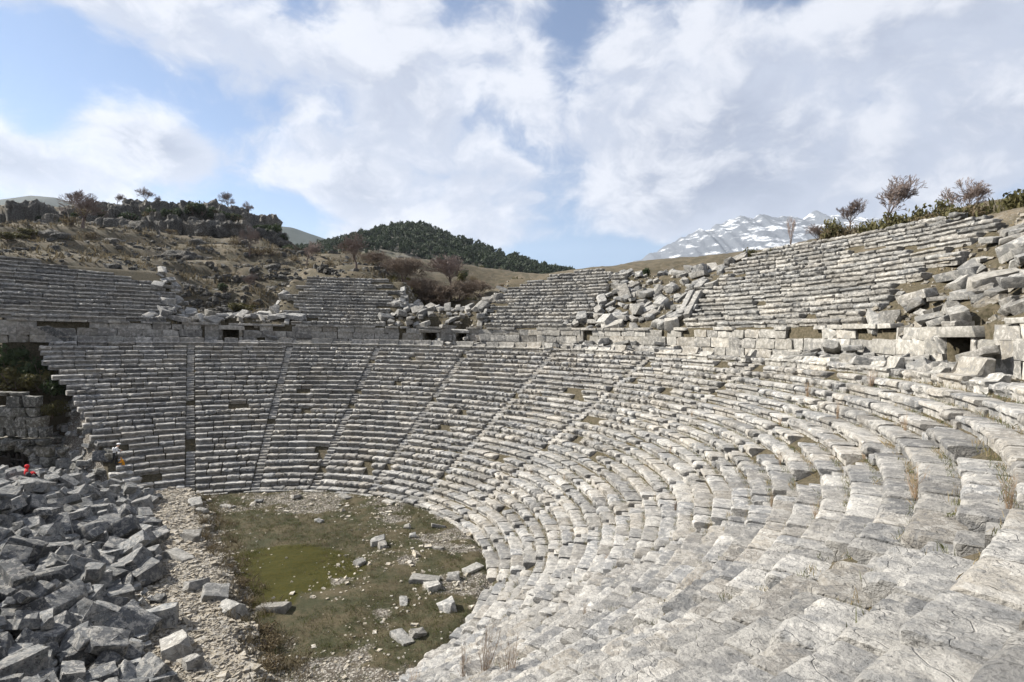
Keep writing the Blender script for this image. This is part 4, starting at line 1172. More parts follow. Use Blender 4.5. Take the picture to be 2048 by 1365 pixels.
# bare trees and scrub on the rim above the widest wedge
for x, Y, h, w, lab in ((1770, 54, 5.6, .62, 'broad bare tree with reddish twigs above the widest wedge'), (1930, 52, 4.6, .72, 'spreading bare tree with reddish twigs at the far end of the rim scrub'), (1697, 55, 3.6, .62, 'smaller pale bare tree beside the broad one'), (1640, 56, 2.4, .8, 'low bare thicket at the rim, next to the pale bare tree')):
    p = on_ground(x, 440, Y); tree('bare_tree', TREES[int(x) % 3], p, h, lab, wide=w*1.55 if w < .9 else w*1.5)
p = on_ground(1583, 470, 57); tree('bare_sapling', SAPL, p, 4.6, 'thin upright bare sapling in front of the snowy mountain', wide=.55)
for i in range(60):
    th = R(-5.0, 24.0); r = R(48.9, 51.0)
    p = pol(r, th); p.z = gz(p.x, p.y)-.1; w = R(.9, 1.6); nm = 'olive' if rng.random() < .72 else 'brown'
    wh = 'near the broad bare tree' if th > 14 else 'towards the earthy scree'
    bush('rim_scrub', nm, p, w, w*R(1.1, 1.7), {'olive': 'olive-green', 'brown': 'brownish'}[nm]+(' tall' if w > 1.3 else ' low')+' scrub bush along the rim '+wh, nm+' scrub on the rim')
for x, Y, w, h, nm, lab in ((1498, 59, 1.0, 1.9, 'olive', 'solitary olive-green bush before the snowy mountain'), (1290, 67, .85, 1.1, 'evergreen', 'dark little bush at the head of the sunlit collapsed stair'), (1100, 76, 1.3, 1.5, 'evergreen', 'dark green bush behind the stepped top of the middle wedge'),
                            (1140, 75, 1.0, .9, 'evergreen', 'low dark bush behind the middle wedge'), (1060, 80, 1.0, 1.0, 'brown', 'low brown bush beyond the middle wedge')):
    bush('rim_bush', nm, on_ground(x, 500, Y), w, h, lab)

# trees and thickets seen through the gaps
for x, Y, h, w, v, lab in ((715, 92, 6.8, 1.15, 1, 'dense brown bare tree behind the narrow upper wedge'), (897, 88, 7.6, 1.25, 2, 'large rounded bare tree beyond the twin doorways gap'), (612, 118, 6.0, 1.05, 0, 'bare tree at the foot of the rocky hill, beside the stone terraces'),
                           (497, 125, 7.0, .8, 1, 'tall bare tree before the rocky crag end'), (165, 125, 9.0, 1.3, 4, 'wide bare tree with arching branches below the cliffs'), (500, 84, 3.2, .8, 3, 'tiny bare tree on the pale slope above the rubble wall'),
                           (290, 182, 6.5, 1.1, 3, 'bare tree on the crag top, largest against the sky'), (455, 182, 6.2, 1.1, 4, 'twin bare tree on the crag top beside the dark evergreens'), (145, 184, 6.0, 1.2, 2, 'sprawling bare tree at the crag edge'), (232, 184, 4.6, 1.0, 0, 'thin bare tree on the crag top'), (490, 186, 5.0, 1.0, 1, 'spindly bare tree at the falling end of the crag'), (318, 184, 3.4, 1.0, 1, 'small bare tree beside the largest crag-top tree'), (515, 190, 4.5, 1.0, 0, 'last bare tree at the low end of the crag')):
    tree('bare_tree', TREES[v], on_ground(x, 520, Y), h, lab, wide=w)
for x, Y, h, w, lab, g in ((850, 84, 3.6, 1.5, 'reddish bare thicket in the gap above the twin doorways', 'reddish thickets in the gap'), (890, 83, 4.2, 1.5, 'reddish bare thicket in the gap above the twin doorways', 'reddish thickets in the gap'), (920, 84, 3.4, 1.5, 'reddish bare thicket in the gap above the twin doorways', 'reddish thickets in the gap'),
                           (805, 86, 4.2, 1.4, 'dark bare thicket at the shoulder of the narrow wedge', None), (760, 100, 3.2, 1.5, 'low grey thicket behind the narrow upper wedge', None), (960, 95, 3.0, 1.6, 'grey thicket beyond the middle wedge shoulder', None)):
    tree('bare_thicket', BUSHT[int(x) % 4], on_ground(x, 560, Y), h, lab, 'thicket', g, w, ('stem', 'branches'))
for i in range(16):
    x = R(770, 1010); Y = R(95, 190)
    nm = rng.choice(('evergreen', 'brown', 'brown', 'olive'))
    bush('valley_bush', nm, on_ground(x, 560, Y), R(1.2, 2.4), R(1.4, 2.6), f'{nm if nm != "evergreen" else "dark evergreen"} bush in the dip beyond the twin doorways', f'{nm} bushes in the dip')

# ------------------------------------------------------------------ rocky hill
def rock_mesh(seed, block, mat, groove=0.1):
    rs = random.Random(seed); off = Vector((rs.uniform(0, 99), rs.uniform(0, 99), rs.uniform(0, 99)))
    n, m = 30, 22; v = []; f = []
    for j in range(m+1):
        ph = -PI/2+PI*j/m
        for i in range(n):
            a = 2*PI*i/n
            c = lambda t, e: math.copysign(abs(t)**e, t)
            q = Vector((c(math.cos(ph), block)*c(math.cos(a), block), c(math.cos(ph), block)*c(math.sin(a), block), c(math.sin(ph), block)))
            q *= 1+fb(q+off, .9, 3)*.30+fb(q+off, 3.2, 4)*.14-.10*max(0, .25-abs(fb(Vector((q.x*1.5, q.y*1.5, q.z*.3))+off, 1.8, 2)))*4*groove-.05*max(0, .3-abs(fb(Vector((q.x*.2, q.y*.2, q.z*2.2))+off, 2.0, 2)))*3*groove
            q *= 1-groove*max(0, fb(Vector((q.x, q.y, q.z*.15))+off, 2.6, 2))
            v.append(q)
    for j in range(m):
        for i in range(n):
            f.append((j*n+i, j*n+(i+1) % n, (j+1)*n+(i+1) % n, (j+1)*n+i))
    return mesh('rock', v, f, mat, 45)
CRAG = [rock_mesh(600+i, .55, M['cliff'], .5) for i in range(8)]
BOUL = [rock_mesh(650+i, .75, M['cliff'], .1) for i in range(8)]
def crag(x, Y, wpx, ytop, ybot, lab, grp, rows=None):
    A = pix(x, ytop, Y); B = pix(x, ybot, Y); w = wpx/1121.5*Y/2; h = (A.z-B.z)/2
    p = Vector((A.x, Y, (A.z+B.z)/2))
    o = inst('crag_rock', rng.choice(CRAG), Matrix.Translation(p) @ Matrix.Rotation(R(0, 6.3), 4, 'Z') @ rot(R(-.08, .08), R(-.08, .08), 0) @ Matrix.Diagonal((w, w*R(.9, 1.4), h, 1)))
    prop(o, lab, 'rock', grp)
crag(42, 165, 46, 402, 475, 'tall free-standing rock tower at the end of the crag', None)
crag(18, 168, 34, 430, 480, 'squat rock beside the tall tower', None)
crag(78, 172, 40, 405, 450, 'rounded rock shoulder behind the tall tower', None)
x = 92
while x < 520:                        # upper cliff band
    w = R(16, 40); t = np.interp(x, [90, 200, 300, 400, 470, 520], [412, 404, 402, 406, 418, 436])+R(-4, 6)
    crag(x+w/2, R(172, 178), w*1.25, t, t+R(52, 66), ('narrow' if w < 26 else 'broad')+(' high' if t < 406 else ' low')+' cliff rock of the upper crag band', 'rocks of the upper crag band'); x += w*.85
x = 5
while x < 480:                        # lower cliff band
    w = R(18, 42); t = np.interp(x, [0, 100, 180, 260, 330, 400, 480], [452, 448, 442, 440, 444, 444, 452])+R(-6, 6)
    crag(x+w/2, R(154, 160), w*1.2, t, t+R(34, 46), ('narrow' if w < 28 else 'broad')+' blocky rock of the lower crag band, '+('below the shaded bushes' if x < 220 else 'above the terraced slope'), 'rocks of the lower crag band'); x += w*R(.85, 1.15)
for i in range(46):
    x = R(-10, 500); yb = R(438, 482); crag(x, 153+(482-yb)*.34+R(-1, 1), R(10, 24), yb-R(10, 24), yb+4, 'small loose rock wedged '+('low' if yb > 460 else 'high')+' among the crag bands, '+('near the tall rock tower' if x < 130 else 'below the crag-top trees' if x < 330 else 'towards the crag end'), 'small rocks among the crags')
for i in range(16):
    x = R(480, 570); crag(x, R(165, 185), R(16, 36), 440+(x-480)*.45+R(-6, 10), 475+(x-480)*.2+R(0, 8), 'small broken rock at the falling end of the crag', 'rocks at the crag end')
for i in range(150):
    x = R(-20, 700); Y = R(84, 150)
    if x < 200 and Y < 95: continue
    p = on_ground(x, 520, Y); k = min(2.4, rng.lognormvariate(-.45, .5))*(Y/115)
    stone_at('boulder', rng.choice(BOUL), p+Vector((0, 0, k*.2)), (R(-.3, .3), R(-.3, .3), R(0, 6.3)), (k*R(.8, 1.6), k*R(.7, 1.2), k*R(.5, .9)), label=('big ' if k > .9 else 'small ')+'weathered boulder on the '+('lower slope' if Y < 105 else ('terraced slope' if Y < 130 else 'slope below the crags')), cat='boulder', group='boulders on the rocky hill')
# dry-stone terrace walls: each stone a part
DRY = [chip_block(3500+i, 1.0, .8, .6, 5, M['cliff'], .08, .08) for i in range(6)]
def dry_wall(x0, y0, Y0, x1, y1, Y1, h, lab, sz=.62):
    A, B = on_ground(x0, y0, Y0), on_ground(x1, y1, Y1)
    e = empty('terrace_wall', (A+B)/2, lab, 'wall', None)
    L = (B-A).length; nrow = max(1, int(h/(sz*.62)))
    ts = np.linspace(0, 1, max(3, int(L/sz)))
    G0 = ground_z(A.x+(B.x-A.x)*ts, A.y+(B.y-A.y)*ts)
    for rI in range(nrow):
        for t, g0 in zip(ts, G0):
            if rng.random() < .12+.12*rI: continue
            q = A+(B-A)*t
            k = sz*R(.8, 1.35)
            inst('stone', rng.choice(DRY), Matrix.Translation((q.x+R(-.2, .2), q.y+R(-.2, .2), g0+sz*.25+rI*sz*.58)) @ rot(R(-.2, .2), R(-.2, .2), R(0, 6.3)) @ Matrix.Diagonal((k, k, k, 1)), e)
dry_wall(432, 572, 92, 500, 578, 92, 1.5, 'dry-stone terrace wall above the pale slope, the longer stretch')
dry_wall(514, 574, 93, 590, 572, 95, 1.5, 'dry-stone terrace wall above the pale slope, ending towards the bare tree')
dry_wall(330, 540, 108, 430, 545, 104, 1.1, 'broken terrace wall behind the gate-end wedge')
dry_wall(440, 535, 112, 580, 530, 116, 1.0, 'upper dry-stone terrace wall on the slope')
dry_wall(480, 512, 130, 620, 512, 134, 1.0, 'highest dry-stone terrace wall, below the crag end')
dry_wall(300, 505, 125, 420, 508, 124, .9, 'low terrace wall under the lower crag band')
dry_wall(640, 530, 100, 770, 545, 92, 1.5, 'rough field wall of rounded stones behind the narrow upper wedge', .8)
dry_wall(700, 518, 112, 780, 528, 108, 1.0, 'second field wall behind the narrow upper wedge', .8)
# the rubble face in the first gap
e = empty('rubble_face', on_ground(470, 630, 76), 'slumped face of rounded rubble stones below the pale slope', 'rubble face')
xs = [R(365, 605) for i in range(280)]; Ys = [R(72, 82) for i in range(280)]
PP = [pix(a, 620, b) for a, b in zip(xs, Ys)]; Zg = ground_z(np.array([p.x for p in PP]), np.array([p.y for p in PP]))
for p, z in zip(PP, Zg):
    if math.hypot(p.x-CX, p.y-CY) < 46: continue
    k = R(.3, .75); inst('stone', rng.choice(BOUL), Matrix.Translation((p.x, p.y, z+.1)) @ rot(R(-.4, .4), R(-.4, .4), R(0, 6.3)) @ Matrix.Diagonal((k*.7, k*.6, k*.5, 1)), e)
# bushes on the rocky hill
HB = [(75, 168, 2.4, 2.6, 'evergreen'), (60, 156, 2.0, 1.6, 'evergreen'), (200, 170, 3.0, 2.4, 'evergreen'), (240, 170, 3.2, 3.2, 'evergreen'), (262, 172, 3.2, 3.4, 'evergreen'), (300, 172, 2.2, 2.6, 'evergreen'),
      (270, 153, 2.6, 1.8, 'evergreen'), (250, 154, 2.0, 1.6, 'evergreen'), (385, 175, 2.8, 3.8, 'evergreen'), (405, 174, 3.0, 4.2, 'evergreen'), (430, 174, 2.8, 3.0, 'evergreen'), (450, 175, 2.4, 2.4, 'evergreen'), (545, 168, 3.2, 3.0, 'evergreen'), (560, 166, 2.8, 2.4, 'evergreen'),
      (530, 172, 2.6, 2.6, 'evergreen'), (130, 160, 2.4, 2.4, 'brown'), (165, 170, 4.0, 4.0, 'brown'), (190, 168, 3.6, 3.6, 'brown'), (480, 172, 3.0, 2.8, 'brown'), (100, 130, 3.2, 1.9, 'brown'), (140, 125, 3.6, 2.2, 'brown'), (180, 122, 3.2, 2.0, 'brown'), (60, 115, 3.0, 1.8, 'olive'), (15, 88, 2.0, 1.4, 'olive'), (40, 92, 1.6, 1.0, 'olive'),
      (80, 108, 2.8, 1.6, 'brown'), (120, 110, 3.0, 1.7, 'brown'), (225, 138, 3.2, 1.4, 'olive'), (260, 138, 3.0, 1.3, 'olive'), (300, 140, 2.8, 1.2, 'brown'), (340, 138, 2.4, 1.2, 'brown'), (500, 126, 2.6, 1.5, 'brown'), (520, 126, 2.4, 1.6, 'brown'), (545, 126, 2.6, 1.5, 'brown'), (470, 130, 2.2, 1.2, 'brown'), (590, 124, 2.0, 1.2, 'brown'),
      (450, 83, 1.2, 1.2, 'evergreen'), (475, 80, 2.0, 1.3, 'olive'), (490, 80, 2.2, 1.2, 'olive'), (510, 81, 1.6, 1.0, 'brown'), (660, 120, 1.8, 1.4, 'brown'), (690, 118, 1.8, 1.2, 'brown'), (110, 172, 3.0, 3.0, 'brown'), (330, 172, 2.0, 2.4, 'evergreen'), (20, 175, 3.0, 3.0, 'evergreen'), (575, 160, 2.0, 2.2, 'evergreen')]
HB += [(R(10, 560), R(163, 170), R(1.6, 2.8), R(1.8, 3.2), rng.choice(('evergreen', 'evergreen', 'brown'))) for i in range(26)]
for x, Y, w, h, nm in HB:
    col_w = {'evergreen': 'dark evergreen', 'olive': 'olive-green', 'brown': 'brown leafless-looking'}[nm]
    wh = 'on the pale slope above the rubble face' if Y < 86 else ('behind the gate-end wedge' if Y < 116 else ('on the terraced slope' if Y < 145 else ('under the lower crag band' if Y < 162 else 'among the upper crags')))
    p = on_ground(x, 500, Y)
    if Y > 162:
        Y = 167.5+R(-.8, .8); p = pix(x, np.interp(x, [0, 200, 400, 470, 520, 600], [462, 440, 428, 440, 466, 492])+R(-6, 8), Y)
    bush('hill_bush', nm, p, w, h, f'{col_w} bush {wh}', f'{nm} bushes {wh}')

# pines of the wooded hill: read as one mass
def pine_mass():
    g = np.random.default_rng(8); V = []; F = []; off = 0; cnt = 0
    n = HX.size; hx, hy, hz = HX.ravel(), HY.ravel(), HZ.ravel()
    tmpl = [leaf_cloud(700+i, 46, .30, 4, .9)[0] for i in range(6)]
    pxl = hx/hy*1121.5+1024
    while cnt < 3000:
        i = g.integers(0, n); x, y, z = hx[i]+g.normal(0, 4), hy[i]+g.normal(0, 4), hz[i]
        if y > 640 or hy[i] < 300: continue
        u = pxl[i]; up = (y-290)/330
        dens = sstep(.36, .58, up+fbm(np.array([x/60]), np.array([y/60]), 5, 3)[0]*.5)
        right = np.clip((u-900)/200, 0, 1)
        dens = max(dens*(1-.3*right), .05+.16*(fbm(np.array([x/30]), np.array([y/30]), 6, 3)[0] > .12))
        if g.uniform() > dens: continue
        s = g.uniform(3.0, 5.2)*(.75 if dens < .3 else 1.0)
        v = tmpl[g.integers(0, 6)]*np.array([s*.85, s*.85, s*1.25])
        a = g.uniform(0, 6.28); ca, sa = math.cos(a), math.sin(a)
        v = np.stack([v[:, 0]*ca-v[:, 1]*sa+x, v[:, 0]*sa+v[:, 1]*ca+y, v[:, 2]+z-.6], -1)
        V.append(v); F.append(np.arange(len(v)).reshape(-1, 4)+off); off += len(v); cnt += 1
    o = bpy.data.objects.new('pine_wood', mesh_np('pine_wood', np.vstack(V), np.vstack(F), M['pine'], False)); col.objects.link(o)
    prop(o, 'dark pine wood covering the far rounded hill', 'wood', kind='stuff')
pine_mass()

# ------------------------------------------------------------------ grass
def blades(name, P, h, mat, label, per=7, spread=.10, wid=.010):
    n = len(P); m = n*per
    base = np.repeat(P, per, 0)+np.concatenate([nr.normal(0, spread, (m, 2)), np.zeros((m, 1))], 1)
    hh = np.repeat(h, per)*nr.uniform(.5, 1.2, m)
    a = nr.uniform(0, 6.28, m); lean = nr.normal(0, .45, (m, 2))*hh[:, None]
    t = np.stack([np.cos(a), np.sin(a), np.zeros(m)], -1)*(wid*(.6+hh*2))[:, None]
    tip = base+np.concatenate([lean, hh[:, None]], 1)
    mid = base*.5+tip*.5+np.concatenate([-lean*.12, hh[:, None]*.10], 1)
    v = np.stack([base-t, base+t, mid+t*.7, tip, mid-t*.7], 1).reshape(-1, 3)
    f = np.arange(m*5).reshape(-1, 5)
    o = bpy.data.objects.new(name, mesh_np(name, v, f, mat, False)); col.objects.link(o)
    return prop(o, label, 'grass', kind='stuff')
def kt(x, y):
    s = stage_s(x, y); r = np.hypot(x-CX, y-CY); m1 = np.exp(-(((x+12.4)/3.8)**2+((y-30.5)/3.6)**2)**2)
    return (s > 3.4) & (r < R1) & (nr.uniform(0, 1, x.shape) < np.clip(.75+fbm(x/2, y/2, 81, 4)*2.2-m1*1.1, 0, 1))
P = scatter(34000, (-34, 0, 14, 48), kt)
gsel = nr.uniform(0, 1, len(P)) < .5
blades('turf_grass', P[gsel], nr.uniform(.06, .18, gsel.sum()), M['greengrass'], 'short mixed green grass on the orchestra floor')
blades('dry_grass', P[~gsel], nr.uniform(.05, .17, (~gsel).sum()), M['slopegrass'], 'short bleached grass on the orchestra floor')
def ke(x, y):
    s = stage_s(x, y)+fbm(x/1.6, y/1.6, 31, 3)*1.6; return (s > 2.9) & (s < 5.0) & (np.hypot(x-CX, y-CY) < R1) & (y > 15)
P = scatter(6500, (-30, -4, 14, 46), ke)
blades('bank_grass', P, nr.uniform(.15, .45, len(P)), M['slopegrass'], 'tall bleached grass along the edge of the gravel bank', 9, .14)
# tufts in the joints at the back of the seats
def joint_points(n, lo=-66, hi=135):
    out = []
    while len(out) < n:
        th = R(lo, hi); k = rng.randint(1, 28)
        if rng.random() > (1.0 if th < 20 else .3): continue
        q = pol(R1+k*DR-R(.0, .07), th, k*HR-.01)
        if not in_view(q, 60): continue
        if mnoise.noise(Vector((th*.12, k*.5, 7))) < -.05: continue
        out.append(q[:])
    return np.array(out)
P = joint_points(6000)
gsel = nr.uniform(0, 1, len(P)) < .6
dist = np.hypot(P[:, 0], P[:, 1])
blades('joint_grass', P[gsel], np.clip(nr.uniform(.04, .15, gsel.sum()), .03, .2), M['greengrass'], 'green grass growing in the joints of the seats', 8, .07, .006)
blades('joint_straw', P[~gsel], np.clip(nr.uniform(.05, .20, (~gsel).sum()), .03, .25), M['grass'], 'dry straw growing in the joints of the seats', 8, .06, .005)
def kh(x, y):
    r = np.hypot(x-CX, y-CY); th = np.degrees(np.arctan2(y-CY, x-CX)); k = np.zeros(x.shape, bool)
    for g, hw, cap in GAPS: k |= np.abs(th-g) < hw*.9
    return ((k & (r > RW) & (r < 48)) | ((r > RB+.9) & (r < RW) & (fbm(x/2, y/2, 91, 3) > .08))) & (th > -60) & (th < 145)
P = scatter(7000, (-50, 34, 6, 80), kh)
blades('scree_grass', P, nr.uniform(.08, .28, len(P)), M['grass'], 'dry grass between the tumbled stones', 8, .12, .012)
# low scrub all over the hill slope
def kk(x, y): return (x > -.95*y) & (x < -.24*y) & (fbm(x/10, y/10, 95, 3) > -.02)
P = scatter(5000, (-190, -18, 78, 178), kk)
blades('slope_grass', P, nr.uniform(.3, .9, len(P)), M['slopegrass'], 'dry tussock grass on the rocky hill', 7, .35, .04)

def kr(x, y): return (x > -.98*y) & (x < -.20*y) & (fbm(x/6, y/6, 97, 4)+.06*(y < 120) > .0)
P = scatter(18000, (-190, -16, 56, 182), lambda x, y: kr(x, y) & (np.hypot(x-CX, y-CY) > 49))
pebbles('slope_stones', P, np.clip(nr.lognormal(-1.75, .6, len(P)), .06, 1.0), M['cliff'], 'loose stones strewn over the rocky hill')
P = scatter(5000, (-190, -16, 56, 178), lambda x, y: (x > -.98*y) & (x < -.22*y) & (np.hypot(x-CX, y-CY) > 49) & (fbm(x/7, y/7, 99, 3) > .0))
blades('slope_tussocks', P, nr.uniform(.4, 1.0, len(P)), M['slopegrass'], 'brown low scrub and tussocks on the rocky hill', 8, .5, .06)

P = scatter(9000, (-20, 50, 6, 90), lambda x, y: (np.hypot(x-CX, y-CY) > 48.2) & (np.hypot(x-CX, y-CY) < 60) & (y > 20) & (fbm(x/4, y/4, 103, 3) > -.08))
blades('rim_grass', P, nr.uniform(.2, .7, len(P)), M['olive'], 'olive tussocks along the rim of the seats', 8, .35, .04)

# individual dry plants among the seats
TW = []
for i in range(4):
    rs = random.Random(900+i); v, f = [], []
    for q in range(34):
        a = rs.uniform(0, 6.28); P0 = Vector((rs.gauss(0, .05), rs.gauss(0, .05), 0)); d = Vector((.45*math.cos(a)*rs.random(), .45*math.sin(a)*rs.random(), 1)).normalized()
        L = rs.uniform(.45, 1.0)
        for st in range(4):
            d = (d+Vector((rs.gauss(0, .13), rs.gauss(0, .13), 0))).normalized(); Q = P0+d*L/4
            tube(v, f, P0, Q, .006-.001*st, .005-.001*st, 3)
            if st > 0:
                for b in range(2):
                    d3 = (d+Vector((rs.gauss(0, .6), rs.gauss(0, .6), .2))).normalized(); tube(v, f, Q, Q+d3*L*rs.uniform(.08, .2), .003, .0015, 3)
            P0 = Q
    TW.append(mesh('stalks', v, f, simple_mat('dry_stalks', (0.20, 0.13, 0.09), (0.34, 0.26, 0.17)) if i == 0 else TW[0].materials[0]))
DRYP = [(23.0, -24, .45, 1.0, 'low green-brown tuft by a grey polished seat'), (21.5, -33, .5, .9, 'thin tuft in a wide joint of the near seats'), (18.0, -40, .5, .9, 'small straw tuft among pale near seats'), (25.0, -22, .6, .9, 'straw tuft below the massive bench end'), (10.0, -20, .4, 1.0, 'straw tuft in the low middle seats'), (14.0, -14, .45, 1.0, 'straw tuft in the middle seats above a dark gap'), (20.0, 10, .5, 1.0, 'grey tuft beside the seventh stairway'), (17.0, 22, .45, 1.0, 'brown tuft high in the curve of seats'), (25.5, -3.0, .9, .7, 'dry twiggy bush on the seats below the standing bench backs'), (24.0, -12.0, .8, .6, 'wispy dry bush on the seats below the cave-like doorway'), (22.0, -6, .5, .8, 'reddish dry tuft low on a sunlit seat row'), (20.5, -16, .55, .8, 'reddish dry tuft beside a wispy bush'),
        (19.0, -26, .6, .5, 'pale dry tuft in a broken seat row'), (24.0, -36, .7, .9, 'large tawny tuft in a gap of the seats'), (26.4, -42, .55, .8, 'tawny grass clump by a large broken block'), (13.2, -38, .7, .6, 'brown dry bush low among the seats'),
        (12.5, -45.5, 1.5, .55, 'tall branching dry stalks rising over the near seats'), (9.0, -43, 1.1, .6, 'thin dry stalks beside the lowest seats'), (15.0, -48, 1.2, .55, 'leaning dry stalks among the near seats'), (5.0, -42, .9, .7, 'dry stalks at the orchestra edge of the seats'),
        (27.0, -9, .9, .8, 'grey twiggy bush at the foot of the massive bench end'), (16.5, 4, .5, .8, 'small dry tuft on the seventh stairway'), (9.0, 18, .5, .9, 'small brown tuft low in the curve of seats'), (8.0, 28, .5, .9, 'dry tuft in the lower seats by the orchestra curve')]
for k, th, h, w, lab in DRYP:
    kk2 = int(k); q = pol(R1+kk2*DR-.05, th, kk2*HR-.03)
    prop(inst('dry_plant', rng.choice(TW), Matrix.Translation(q) @ Matrix.Rotation(R(0, 6), 4, 'Z') @ Matrix.Diagonal((h*w, h*w, h, 1))), lab, 'dry plant')
# bushes at the gate end and along the gravel bank
for x, y, z, w, h, nm, lab in ((-45.5, 51.5, 7.6, 2.6, 2.4, 'olive', 'broad olive bush on top of the side wall'), (-42.9, 50.9, 7.9, 1.6, 1.9, 'olive', 'olive bush against the torn ends of the seat rows'), (-47.6, 52.6, 8.2, 2.8, 3.6, 'evergreen', 'dark evergreen bush filling the corner above the side wall'), (-43.6, 52.2, 8.0, 2.0, 3.0, 'evergreen', 'dark evergreen bush between the olive bush and the walkway wall'),
                               (-40.6, 49.6, 5.6, 1.3, 1.6, 'olive', 'olive bush in the earth gap beside the side wall'), (-41.3, 50.6, 7.4, 1.5, 1.8, 'evergreen', 'dark bush in the earth gap under the bench end'), (-46.6, 48.3, 3.3, 1.6, .6, 'evergreen', 'low dark greenery on the vault of the gate')):
    bush('gate_bush', nm, Vector((x, y, z)), w, h, lab)
for x, y, w in ((-18.8, 34.5, .6), (-17.3, 32.4, .55), (-15.2, 30.6, .5), (-13.6, 28.6, .6), (-12.6, 27.2, .5), (-10.6, 24.6, .7), (-10.0, 23.4, .75), (-9.3, 22.0, .8), (-20.5, 37.5, .5)):
    bush('bank_bush', 'brown', G(x, y), w, w*.8, 'brown scrubby bush along the edge of the gravel bank', 'bushes along the gravel bank')

# ------------------------------------------------------------------ people
def cloth(name, c): return simple_mat(name, c, tuple(q*1.25 for q in c), 20.0, .8, perobj=0)
PM = dict(skin=cloth('skin', (.45, .28, .20)), white=cloth('white_cloth', (.62, .62, .62)), black=cloth('black_cloth', (.02, .02, .022)), orange=cloth('orange_cloth', (.55, .24, .02)), red=cloth('red_cloth', (.50, .02, .025)), dark=cloth('dark_cloth', (.03, .03, .035)), hair=cloth('dark_hair', (.03, .02, .015)), tan=cloth('tan_cloth', (.40, .22, .10)))
def person(name, J, rad_, bones, mats, face_mat, loc, rz, sc, label):
    """a body grown over a skeleton as one skin; J joint positions, rad_ radii, bones edges"""
    me = bpy.data.meshes.new('body')
    names = list(J); me.from_pydata([J[n] for n in names], [(names.index(a), names.index(b)) for a, b in bones], [])
    o = bpy.data.objects.new('body_tmp', me); col.objects.link(o)
    sk = o.modifiers.new('skin', 'SKIN'); sk.use_smooth_shade = True
    for i, n in enumerate(names):
        d = me.skin_vertices[0].data[i]; d.radius = (rad_[n], rad_[n]*.85); d.use_root = n == 'pelvis'
    ss = o.modifiers.new('sub', 'SUBSURF'); ss.levels = 1; ss.render_levels = 1
    dg = bpy.context.evaluated_depsgraph_get(); m2 = bpy.data.meshes.new_from_object(o.evaluated_get(dg)); bpy.data.objects.remove(o)
    m2.name = 'body'
    for m in mats: m2.materials.append(m)
    for p in m2.polygons: p.material_index = face_mat(p.center)
    e = empty(name, loc, label, 'person')
    X = Matrix.Translation(loc) @ Matrix.Rotation(rz, 4, 'Z') @ Matrix.Scale(sc, 4)
    inst('body', m2, X, e)
    return e, X
BON = [('pelvis', 'spine'), ('spine', 'chest'), ('chest', 'neck'), ('neck', 'head'), ('head', 'crown'), ('chest', 'shl'), ('shl', 'ell'), ('ell', 'wrl'), ('wrl', 'hal'), ('chest', 'shr'), ('shr', 'elr'), ('elr', 'wrr'), ('wrr', 'har'),
       ('pelvis', 'hil'), ('hil', 'knl'), ('knl', 'anl'), ('anl', 'tol'), ('pelvis', 'hir'), ('hir', 'knr'), ('knr', 'anr'), ('anr', 'tor')]
RAD = dict(pelvis=.15, spine=.13, chest=.16, neck=.06, head=.10, crown=.08, shl=.075, ell=.05, wrl=.035, hal=.04, shr=.075, elr=.05, wrr=.035, har=.04, hil=.10, knl=.065, anl=.045, tol=.04, hir=.10, knr=.065, anr=.045, tor=.04)
STAND = dict(pelvis=(0, 0, .92), spine=(0, .08, 1.10), chest=(0, .20, 1.32), neck=(0, .28, 1.46), head=(0, .33, 1.56), crown=(0, .35, 1.67), shl=(.19, .18, 1.36), ell=(.28, .25, 1.12), wrl=(.22, .45, 1.02), hal=(.2, .53, 1.0), shr=(-.19, .18, 1.36), elr=(-.26, .30, 1.14), wrr=(-.18, .50, 1.08), har=(-.16, .58, 1.06),
             hil=(.10, 0, .86), knl=(.13, .16, .48), anl=(.13, .12, .08), tol=(.14, .27, .03), hir=(-.10, 0, .86), knr=(-.12, -.02, .46), anr=(-.12, -.20, .07), tor=(-.12, -.06, .03))
SIT = dict(STAND); SIT.update(pelvis=(0, 0, .14), spine=(0, .03, .33), chest=(0, .06, .54), neck=(0, .09, .68), head=(0, .12, .78), crown=(0, .13, .89), shl=(.19, .05, .58), ell=(.27, .15, .34), wrl=(.18, .36, .32), hal=(.12, .42, .33), shr=(-.19, .05, .58), elr=(-.27, .15, .34), wrr=(-.18, .36, .32), har=(-.12, .42, .33),
           hil=(.10, .04, .13), knl=(.15, .44, .40), anl=(.14, .62, .06), tol=(.14, .76, .03), hir=(-.10, .04, .13), knr=(-.15, .44, .40), anr=(-.14, .62, .06), tor=(-.14, .76, .03))
def blob(parent, nm, X, p, r, mat, flat=(1, 1, 1)):
    bm = bmesh.new(); bmesh.ops.create_uvsphere(bm, u_segments=12, v_segments=8, radius=1.0)
    for w in bm.verts: w.co = Vector((w.co.x*r*flat[0], w.co.y*r*flat[1], w.co.z*r*flat[2]))*(1+.06*fb(w.co*3, 1, 2))
    me = bpy.data.meshes.new(nm); bm.to_mesh(me); bm.free(); me.materials.append(mat); me.shade_smooth()
    return inst(nm, me, X @ Matrix.Translation(p), parent)
def adult_faces(c): return 0 if c.z > 1.44 or abs(c.x) > .12 and c.y > .44 and c.z < 1.12 else (1 if c.z > .95 else 2)
q = pol(R1+6*DR+.25, 135.2, 6*HR+.02)
e, X = person('person', STAND, RAD, BON, (PM['skin'], PM['white'], PM['black']), adult_faces, q, rad(-60), .98, 'person in a white top, dark trousers and pale hat, bending towards a child in orange')
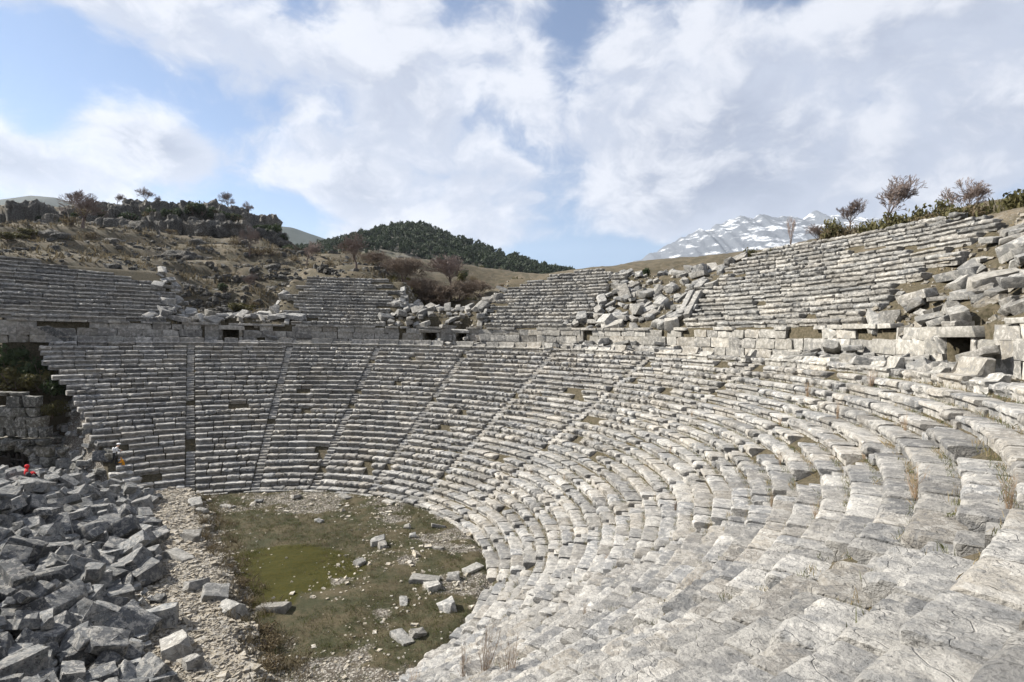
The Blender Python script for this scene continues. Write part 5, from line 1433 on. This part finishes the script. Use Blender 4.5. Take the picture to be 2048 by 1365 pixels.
blob(e, 'hat', X, (0, .33, 1.665), .13, PM['white'], (1.25, 1.25, .55)); blob(e, 'bag', X, (0, -.02, 1.22), .17, PM['white'], (.9, .6, 1.2))
def child_faces(c): return 0 if c.z > 1.50 and c.y > .34 else 1
q = pol(R1+5*DR+.3, 133.6, 5*HR+.02)
e, X = person('person', STAND, {k: v*1.12 for k, v in RAD.items()}, BON, (PM['skin'], PM['orange'], PM['orange']), child_faces, q, rad(150), .62, 'small child in an orange suit standing on the seat row end')
blob(e, 'hair', X, (0, .31, 1.63), .115, PM['tan'])
def red_faces(c): return 2 if c.z < .30 else (0 if c.z > .66 and c.y > .16 else 1)
q = pix(50, 972, 37.0)
e, X = person('person', SIT, {k: v*1.1 for k, v in RAD.items()}, BON, (PM['skin'], PM['red'], PM['dark']), red_faces, Vector((q.x, q.y, q.z+.45)), rad(-40), 1.0, 'person in a red hooded jacket sitting among the blocks of the great heap')
blob(e, 'hood', X, (0, .09, .82), .135, PM['red']); blob(e, 'backpack', X, (.36, .1, .30), .2, PM['dark'], (1, .8, 1.1))

# ------------------------------------------------------------------ haze: the air itself
def haze():
    x0, x1, y0, y1, z0, z1 = -9000, 9000, -600, 9600, -140, 1500
    v = [(x, y, z) for x in (x0, x1) for y in (y0, y1) for z in (z0, z1)]
    f = [(0, 1, 3, 2), (4, 6, 7, 5), (0, 4, 5, 1), (2, 3, 7, 6), (0, 2, 6, 4), (1, 5, 7, 3)]
    m = bpy.data.materials.new('air'); m.use_nodes = True; t = m.node_tree; t.nodes.clear()
    out = t.nodes.new('ShaderNodeOutputMaterial'); vol = t.nodes.new('ShaderNodeVolumePrincipled')
    vol.inputs['Color'].default_value = (.80, .88, 1.0, 1); vol.inputs['Density'].default_value = HAZE; vol.inputs['Anisotropy'].default_value = .2
    t.links.new(vol.outputs[0], out.inputs['Volume'])
    o = bpy.data.objects.new('haze', mesh('haze', v, f, m)); col.objects.link(o); prop(o, 'thin bluish air over the far country', 'haze', kind='stuff')
HAZE = 0.00005
haze()
